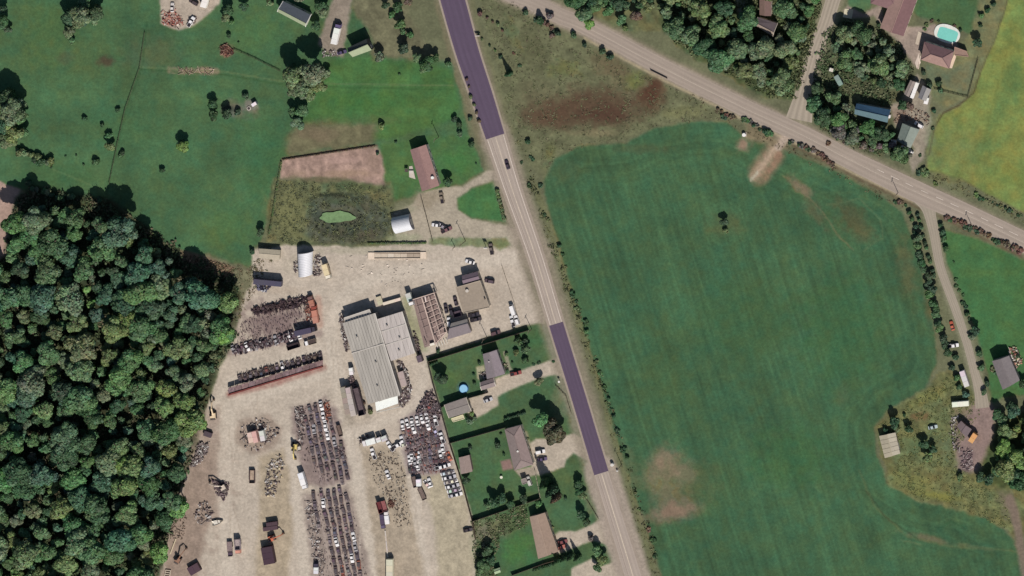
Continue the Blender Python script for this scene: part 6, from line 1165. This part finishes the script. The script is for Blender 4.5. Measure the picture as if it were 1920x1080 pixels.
sh += [(988, 262, 6, 'dk'), (993, 292, 5, 'dk'), (998, 296, 5, 'dk'), (978, 303, 4, 'dk'), (992, 345, 6, 'dk'), (1012, 345, 6, 'dk'), (1020, 400, 4, 'dk'), (1028, 412, 4, 'ol'), (1048, 458, 6, 'dk'), (1055, 475, 6, 'dk'), (1074, 548, 7, 'dk'), (1081, 563, 5, 'dk'), (1082, 578, 5, 'ol'), (1096, 602, 7, 'dk'), (1100, 622, 5, 'gn'), (1118, 680, 5, 'ol'), (1132, 722, 6, 'dk'), (1150, 778, 6, 'dk'), (1156, 804, 7, 'dk'), (1168, 840, 7, 'dk'), (1174, 855, 7, 'dk'), (1125, 700, 5, 'gn'), (1142, 750, 5, 'gn'), (1216, 992, 6, 'rd'), (1223, 1008, 7, 'dk'), (1228, 1040, 6, 'dk'), (1062, 500, 4, 'ol'), (1200, 955, 5, 'ol'), (1190, 925, 4, 'ol'),
       (975, 121, 5, 'dk'), (962, 100, 3, 'rd'), (898, 678, 4, 'dk'), (888, 700, 4, 'dk'), (890, 716, 6, 'dk'), (950, 692, 4, 'dk'), (960, 678, 3, 'dk'), (1036, 676, 3, 'dk'), (1010, 678, 4, 'dk'), (1000, 681, 4, 'dk'), (938, 812, 4, 'dk'), (988, 822, 4, 'ol'), (945, 850, 5, 'dk'), (950, 665, 4, 'ol'), (880, 790, 8, 'gr'), (890, 784, 7, 'gr'), (884, 776, 6, 'ol'), (1032, 1002, 4, 'gn'), (1035, 990, 4, 'ol'), (1030, 978, 4, 'dk'), (683, 756, 4, 'rd'), (694, 773, 6, 'ol'), (1736, 46, 5, 'ol'), (1748, 40, 5, 'rd'), (1760, 38, 4, 'dk'), (1790, 48, 4, 'rd'), (1800, 54, 4, 'dk'), (1735, 55, 4, 'ol'), (1748, 238, 4, 'dk'), (1750, 205, 5, 'dk'), (1725, 290, 4, 'dk'), (1788, 490, 3, 'dk'), (1862, 693, 5, 'ol'), (1868, 700, 5, 'gn'), (1755, 345, 5, 'ol'),
       (96, 312, 4, 'dk'), (122, 292, 3, 'dk'), (143, 290, 3, 'dk'), (157, 309, 4, 'gn'), (186, 371, 7, 'dk'), (446, 78, 3, 'dk'), (548, 120, 4, 'dk'), (708, 285, 4, 'dk'), (741, 265, 4, 'dk'), (893, 305, 3, 'dk'), (820, 655, 5, 'dk'), (845, 590, 3, 'dk')]
for a in sh: T(a[0] + random.uniform(-1, 1), a[1], a[2] * random.uniform(.8, 1.25), a[3], 'low' if a[0] > 960 and random.random() < .85 else 'shrub')
# hedge runs
def hedge(label, a, b_, w, h, tc, name='hedge'):
    p, q = V3(*a), V3(*b_); L = (q - p).length; n = max(3, int(L / (w * .7))); t = thing(name, label, 'hedge', p)
    for i in range(n):
        s_ = p + (q - p) * (i + .5) / n - p; place('foliage', random.choice(SMA), t, (s_.x, s_.y, h * .55), random.uniform(0, 6), (w * .62, w * .62, h * .55), [v * random.uniform(.85, 1.15) for v in A(TC[tc], 1.2)])
hedge('clipped brown-green hedge on the highway side of the drive island', (932, 353), (947, 414), 2.2, 1.6, 'ol'); hedge('dark hedge north of the hip-roofed bungalow', (946, 785), (987, 773), 1.8, 1.6, 'dk'); hedge('dark hedge along the foot of the salmon-roofed lot', (1000, 1068), (1040, 1056), 1.8, 1.8, 'dk')
hedge('short dark hedge at the west end of the tall board fence', (806, 684), (822, 678), 1.4, 1.4, 'dk'); hedge('thin hedge row along the brown soil plot', (530, 299), (704, 273), .9, .8, 'rd'); hedge('ragged hedge on the west boundary of the pond paddock', (528, 302), (505, 440), 1.1, .9, 'ol')
hedge('scrubby hedge at the south of the pond paddock', (690, 456), (800, 455), 1.3, 1.0, 'ol')

# woods: individual trees
FILL = {}
def filler(key, px, py, r, tc, hf):
    """small crowns between the big ones, joined into one mass per wood"""
    R = r * S; zc = (R + .4) * hf; x, y = P(px, py, zc); v, f, cc = CDATA[random.choice(SMA + MEDC[:2]).name]; a = random.uniform(0, 6.3)
    rot = np.array([[math.cos(a), -math.sin(a), 0], [math.sin(a), math.cos(a), 0], [0, 0, 1]]); w = (v * [R, R, R * .8]) @ rot.T + [x, y, zc]
    FILL.setdefault(key, []).append((w, f, cc * np.array([q * random.uniform(.9, 1.1) for q in A(TC[tc], 1.3)])))
def join_fill(key, label):
    L = FILL[key]; n = 0; V_, F_, C_ = [], [], []
    for w, f, cc in L: V_.append(w); F_.append(f + n); C_.append(cc); n += len(w)
    v = np.vstack(V_); f = np.vstack(F_); cc = np.vstack(C_); cen = v.mean(0); cen[2] = 0; v = v - cen
    me = bpy.data.meshes.new('tree_canopy'); me.vertices.add(len(v)); me.vertices.foreach_set('co', v.astype(np.float32).ravel()); me.loops.add(f.size); me.loops.foreach_set('vertex_index', f.astype(np.int32).ravel())
    me.polygons.add(len(f)); me.polygons.foreach_set('loop_start', np.arange(0, f.size, 4, dtype=np.int32)); me.polygons.foreach_set('loop_total', np.full(len(f), 4, np.int32))
    ca = me.color_attributes.new('Col', 'FLOAT_COLOR', 'CORNER'); ca.data.foreach_set('color', np.concatenate([cc, np.ones((len(cc), 1))], 1).astype(np.float32).ravel())
    me.materials.append(LEAF); me.update(); tag(place('tree_canopy', me, None, tuple(cen), color=(1, 1, 1)), label, 'tree canopy', kind='stuff')
def wood(key, poly, dmin, rr, cols, zone, hr, excl, dfill, rf, flabel, hfill):
    pts = []; fil = []; xs = [p[0] for p in poly]; ys = [p[1] for p in poly]
    for _ in range(9000):
        x, y = random.uniform(min(xs), max(xs)), random.uniform(min(ys), max(ys))
        if not inpoly(x, y, poly) or any(math.hypot(x - a, y - b_) < r for a, b_, r in excl): continue
        near = min([math.hypot(x - a, y - b_) for a, b_ in pts] or [999])
        if len(pts) < 400 and near > dmin and _ < 5000: pts.append((x, y))
        elif _ >= 5000 and near > dmin * .45 and all((x - a) ** 2 + (y - b_) ** 2 > dfill ** 2 for a, b_ in fil): fil.append((x, y))
    def tone(x, y):
        v = math.sin(x * .021 + 1) * math.cos(y * .017) + random.uniform(-.9, .9); return cols[min(len(cols) - 1, max(0, int((v + 1.9) / 3.8 * len(cols))))]
    for x, y in pts:
        tc = tone(x, y); o = plant(x, y, random.uniform(*rr) * random.choice([.7, .85, 1, 1.15, 1.3]), tc, 'tree', 'x', 'trees of the ' + key, hf=random.uniform(*hr) if not (key == 'big wood' and y < 510 and x > 150) else random.uniform(2.2, 2.9)); AUTO.append((o, x, y, CW[tc] + ' tree', zone(x, y), 'trees of the ' + key))
    for x, y in fil: filler(key, x, y, random.uniform(*rf), tone(x, y), random.uniform(*hfill))
    if fil: join_fill(key, flabel)
    return pts
random.seed(21)
WOOD = [(45, 384), (95, 384), (190, 420), (250, 446), (308, 476), (330, 512), (400, 545), (432, 560), (438, 595), (418, 640), (398, 690), (378, 750), (358, 820), (332, 900), (308, 980), (286, 1050), (270, 1110), (-45, 1110), (-45, 500), (15, 490), (25, 430)]
def zone(x, y):
    edge = 440 - max(0, y - 600) * .34; row = 'northern fringe' if y < 450 else 'upper part' if y < 560 else 'upper middle' if y < 690 else 'middle part' if y < 820 else 'lower part' if y < 950 else 'bottom part'
    colm = 'yard side' if x > edge - 95 else 'west side' if x < 120 else 'centre'
    return "in the big wood's %s, %s" % (row, colm)
wp = wood('big wood', WOOD, 34, (20, 27), ['bl', 'dk', 'gn', 'bl', 'gn', 'dk', 'gr', 'gn', 'ol', 'gn', 'bl', 'dk', 'br'], zone, (1.0, 2.2), (), 19, (10, 16), 'lesser crowns filling the gaps of the big wood', (1.0, 2.0))
for (x, y, c_, w_) in ((420, 625, 'br', 'beside the diagonal wreck row'), (315, 728, 'yl', 'near its right middle'), (45, 885, 'lm', 'lowest on the left'), (85, 770, 'br', 'near the left middle'), (240, 600, 'yl', 'in its upper middle'), (60, 445, 'gn', 'near the bare soil'), (335, 955, 'br', 'beside the boat hull'), (300, 1040, 'br', 'beside the long wooden beam'), (225, 870, 'yl', 'in its lower middle')):
    plant(x, y, 21, c_, 'tree', '%s crown standing out of the big wood canopy, %s' % (CW[c_], w_), 'trees of the big wood', hf=1.8)
wood('cottage copse', [(1245, -20), (1530, -20), (1514, 50), (1490, 110), (1470, 160), (1440, 164), (1385, 140), (1335, 110), (1270, 70), (1240, 30)], 31, (17, 23), ['gn', 'ol', 'dk', 'gn', 'ol', 'gr', 'gn', 'dk'], lambda x, y: 'in the copse %s of the brown cottage' % ('east' if x > 1450 else 'south' if y > 70 else 'west'), (.9, 1.4), ((1436, 48, 32), (1436, 15, 28), (1395, 5, 24)), 17, (8, 13), 'lesser crowns filling the cottage copse', (.8, 1.4))
wood('upper clump', [(1564, 74), (1590, 56), (1640, 64), (1680, 98), (1694, 130), (1684, 160), (1650, 164), (1620, 148), (1575, 122)], 29, (15, 20), ['dk', 'gn', 'gr', 'dk', 'ol'], lambda x, y: 'in the clump above the teal-roofed house', (.9, 1.4), (), 16, (8, 12), 'lesser crowns above the teal-roofed house', (.8, 1.3))
wood('lower belt', [(1530, 165), (1560, 178), (1592, 205), (1600, 235), (1680, 252), (1672, 268), (1690, 294), (1640, 283), (1590, 262), (1545, 235), (1524, 200)], 25, (12, 16), ['dk', 'gn', 'gn', 'pu', 'gr', 'dk'], lambda x, y: 'in the belt between teal-roofed house and road', (.8, 1.2), ((1640, 215, 20),), 15, (7, 11), 'lesser crowns between the teal-roofed house and the road', (.8, 1.2))
wood('right thicket', [(1880, 812), (1960, 765), (1960, 905), (1885, 900), (1868, 860)], 28, (15, 20), ['gn', 'dk', 'yl', 'ol', 'bl'], lambda x, y: 'in the thicket at the right edge', (.9, 1.4), (), 17, (8, 13), 'lesser crowns in the thicket at the right edge', (.8, 1.3))
wood('top edge', [(1052, -30), (1240, -30), (1240, 10), (1080, 12)], 30, (13, 18), ['gn', 'dk', 'ol'], lambda x, y: 'on the top edge above the county road', (.8, 1.2), (), 18, (8, 12), 'lesser crowns on the top edge above the county road', (.8, 1.2))

# undergrowth and tufts: real leaf clumps nobody could count
def tufts(name, label, poly, n, size, cols, h=.5, cat='undergrowth', seed=5):
    r = np.random.default_rng(seed); xs = [p[0] for p in poly]; ys = [p[1] for p in poly]
    x = r.uniform(min(xs), max(xs), n * 3); y = r.uniform(min(ys), max(ys), n * 3); ins = sdist(x, y, poly) > 0
    dens = fbm(x / 10, y / 10, seed + 400); ins &= dens > r.uniform(.3, .62, len(x)); ins &= sdist(x, y, [(594, 396), (625, 392), (668, 393), (672, 414), (652, 424), (604, 421)]) < 0; x, y = x[ins][:n], y[ins][:n]; m_ = len(x); k = 7
    wx, wy = (x - 960) * S, (540 - y) * S; cen = np.array([wx.mean(), wy.mean()]); R = r.uniform(*size, m_)
    bx = np.repeat(wx, k) + r.normal(0, .5, m_ * k) * np.repeat(R, k); by = np.repeat(wy, k) + r.normal(0, .5, m_ * k) * np.repeat(R, k); bz = r.uniform(.05, 1, m_ * k) * h * np.repeat(R, k) * .8
    p = np.stack([bx - cen[0], by - cen[1], bz], 1); nr = r.normal(0, .7, p.shape) + [0, 0, 1]; nr /= np.linalg.norm(nr, axis=1)[:, None]; t1 = np.cross(nr, r.normal(0, 1, p.shape)); t1 /= np.linalg.norm(t1, axis=1)[:, None]; t2 = np.cross(nr, t1)
    s_ = (np.repeat(R, k) * r.uniform(.25, .5, m_ * k))[:, None]; v = np.stack([p - t1 * s_, p - t2 * s_ * .7, p + t1 * s_, p + t2 * s_ * .7], 1).reshape(-1, 3)
    pal = np.array([A(c_, 1.1) for c_ in cols]); cc = np.repeat(pal[r.integers(0, len(cols), m_)], k, 0) * r.uniform(.7, 1.2, (m_ * k, 1)); cc = np.repeat(cc, 4, 0); f = np.arange(len(v)).reshape(-1, 4)
    me = bpy.data.meshes.new(name); me.vertices.add(len(v)); me.vertices.foreach_set('co', v.astype(np.float32).ravel()); me.loops.add(f.size); me.loops.foreach_set('vertex_index', f.astype(np.int32).ravel())
    me.polygons.add(len(f)); me.polygons.foreach_set('loop_start', np.arange(0, f.size, 4, dtype=np.int32)); me.polygons.foreach_set('loop_total', np.full(len(f), 4, np.int32))
    ca = me.color_attributes.new('Col', 'FLOAT_COLOR', 'CORNER'); ca.data.foreach_set('color', np.concatenate([cc, np.ones((len(cc), 1))], 1).astype(np.float32).ravel())
    me.materials.append(SCRAP); me.update(); return tag(place(name, me, None, (cen[0], cen[1], 0)), label, cat, kind='stuff')
tufts('meadow_weeds', 'rough brown and green weeds of the marshy meadow between the roads', [(892, -20), (930, -20), (1010, 28), (1090, 80), (1200, 138), (1300, 182), (1380, 222), (1232, 234), (1170, 262), (1045, 288), (1020, 330), (985, 300), (960, 225), (915, 60)], 2600, (.3, .8), [(112, 112, 82), (112, 120, 82), (104, 96, 76), (104, 110, 78), (124, 122, 94)], seed=11)
tufts('meadow_weeds', 'dense weeds around the algae pond', [(512, 338), (722, 348), (738, 385), (738, 440), (690, 456), (540, 458), (500, 448)], 1500, (.3, .8), [(106, 112, 78), (98, 102, 74), (88, 94, 72), (118, 122, 82), (80, 84, 66)], seed=12)
tufts('meadow_weeds', 'yellowish weeds of the rough plot beside the weathered field shed', [(1645, 800), (1735, 732), (1785, 705), (1840, 770), (1790, 850), (1830, 905), (1880, 930), (1900, 1000), (1800, 950), (1720, 936), (1668, 900), (1690, 850), (1680, 805)], 2200, (.3, .8), [(118, 124, 76), (108, 116, 74), (126, 126, 80), (98, 108, 70)], seed=13)
tufts('undergrowth', 'dark undergrowth beneath the big wood', [(30, 378), (60, 352), (200, 374), (330, 462), (410, 500), (448, 530), (440, 640), (400, 700), (362, 845), (312, 1030), (280, 1110), (-50, 1110), (-50, 520), (10, 480)], 8000, (.9, 2.2), [(66, 82, 54), (80, 92, 62), (56, 66, 46), (96, 90, 70)], .8, seed=14)
tufts('undergrowth', 'undergrowth beneath the cottage copse', [(1230, -20), (1545, -20), (1522, 80), (1492, 184), (1440, 178), (1330, 120), (1262, 76)], 2600, (.6, 1.6), [(84, 96, 62), (104, 108, 74), (66, 74, 50)], .8, seed=15)
tufts('undergrowth', 'undergrowth beneath the trees by the teal-roofed house', [(1545, 60), (1585, 38), (1650, 50), (1690, 88), (1712, 130), (1668, 196), (1600, 190), (1600, 220), (1680, 250), (1690, 298), (1600, 278), (1540, 238), (1520, 180)], 1600, (.6, 1.5), [(84, 104, 68), (104, 108, 80), (66, 80, 54)], .8, seed=16)
tufts('verge_weeds', 'weedy verge east of the highway', [(935, 110), (960, 225), (1000, 330), (1030, 430), (1065, 520), (1108, 640), (1150, 770), (1190, 900), (1225, 1020), (1240, 1090), (1222, 1090), (1170, 900), (1120, 740), (1075, 600), (1025, 450), (985, 330), (950, 225), (925, 130)], 2200, (.3, .8), [(112, 112, 76), (96, 98, 62), (126, 122, 84), (78, 72, 52)], seed=17)
tufts('verge_weeds', 'ragged scrub along the field side of the highway verge', [(1000, 330), (1040, 450), (1080, 560), (1110, 650), (1160, 800), (1200, 920), (1232, 1040), (1222, 1045), (1190, 925), (1148, 800), (1098, 650), (1068, 560), (1026, 450), (990, 335)], 1300, (.5, 1.4), [(88, 98, 64), (104, 104, 74), (76, 80, 56)], .9, seed=27)
tufts('verge_weeds', 'weedy verge south of the county road', [(1400, 225), (1470, 268), (1560, 312), (1700, 386), (1690, 396), (1560, 326), (1470, 286), (1395, 250), (1280, 180), (1290, 172)], 700, (.3, .8), [(120, 108, 82), (104, 100, 70), (88, 70, 56)], seed=18)
tufts('verge_weeds', 'weedy verge between the county road and the crop field', [(1738, 322), (1800, 338), (1925, 402), (1925, 422), (1840, 378), (1740, 336)], 500, (.3, .8), [(108, 110, 72), (124, 118, 84), (80, 78, 54)], seed=19)
tufts('garden_weeds', 'wild growth in the lower west corner of the salmon-roofed lot', [(885, 975), (990, 945), (985, 985), (940, 1005), (925, 1060), (940, 1085), (893, 1085)], 900, (.4, 1.1), [(112, 116, 84), (86, 104, 66), (130, 126, 100), (70, 84, 54)], seed=20)
tufts('hay_stubble', 'stubble and scrub between pasture and wood', [(330, 468), (440, 500), (472, 500), (500, 458), (520, 470), (470, 560), (448, 600), (450, 540), (350, 494)], 900, (.35, .9), [(122, 112, 84), (96, 100, 70), (140, 122, 98)], seed=22)

# ------------------------------------------------------------------ labels that single out each loose plant
buck = {}
for au in AUTO:
    o, x, y, nm = au[:4]
    if len(au) > 4: ph, gr = au[4], au[5]
    else: s_, lm = where(x, y); ph = '%s of the %s' % (s_, lm); gr = ('bushes' if 'bush' in nm else 'trees') + ' near the ' + lm
    buck.setdefault((nm, ph, gr), []).append((y, x, o))
for (nm, ph, gr), L in buck.items():
    L.sort(key=lambda q: (q[0], q[1]))
    for i, (y, x, o) in enumerate(L):
        if len(L) == 1: o['label'] = '%s %s' % (nm, ph)
        else: o['label'] = '%s %s, %s' % (nm, ph, ('northernmost one' if i == 0 else 'southernmost one' if i == len(L) - 1 else (ORD[i] if i < 20 else str(i + 1)) + ' from the north'))
        o['group'] = gr
print('objects', len(bpy.data.objects), 'wood trees', len(wp), 'wrecks', NW)
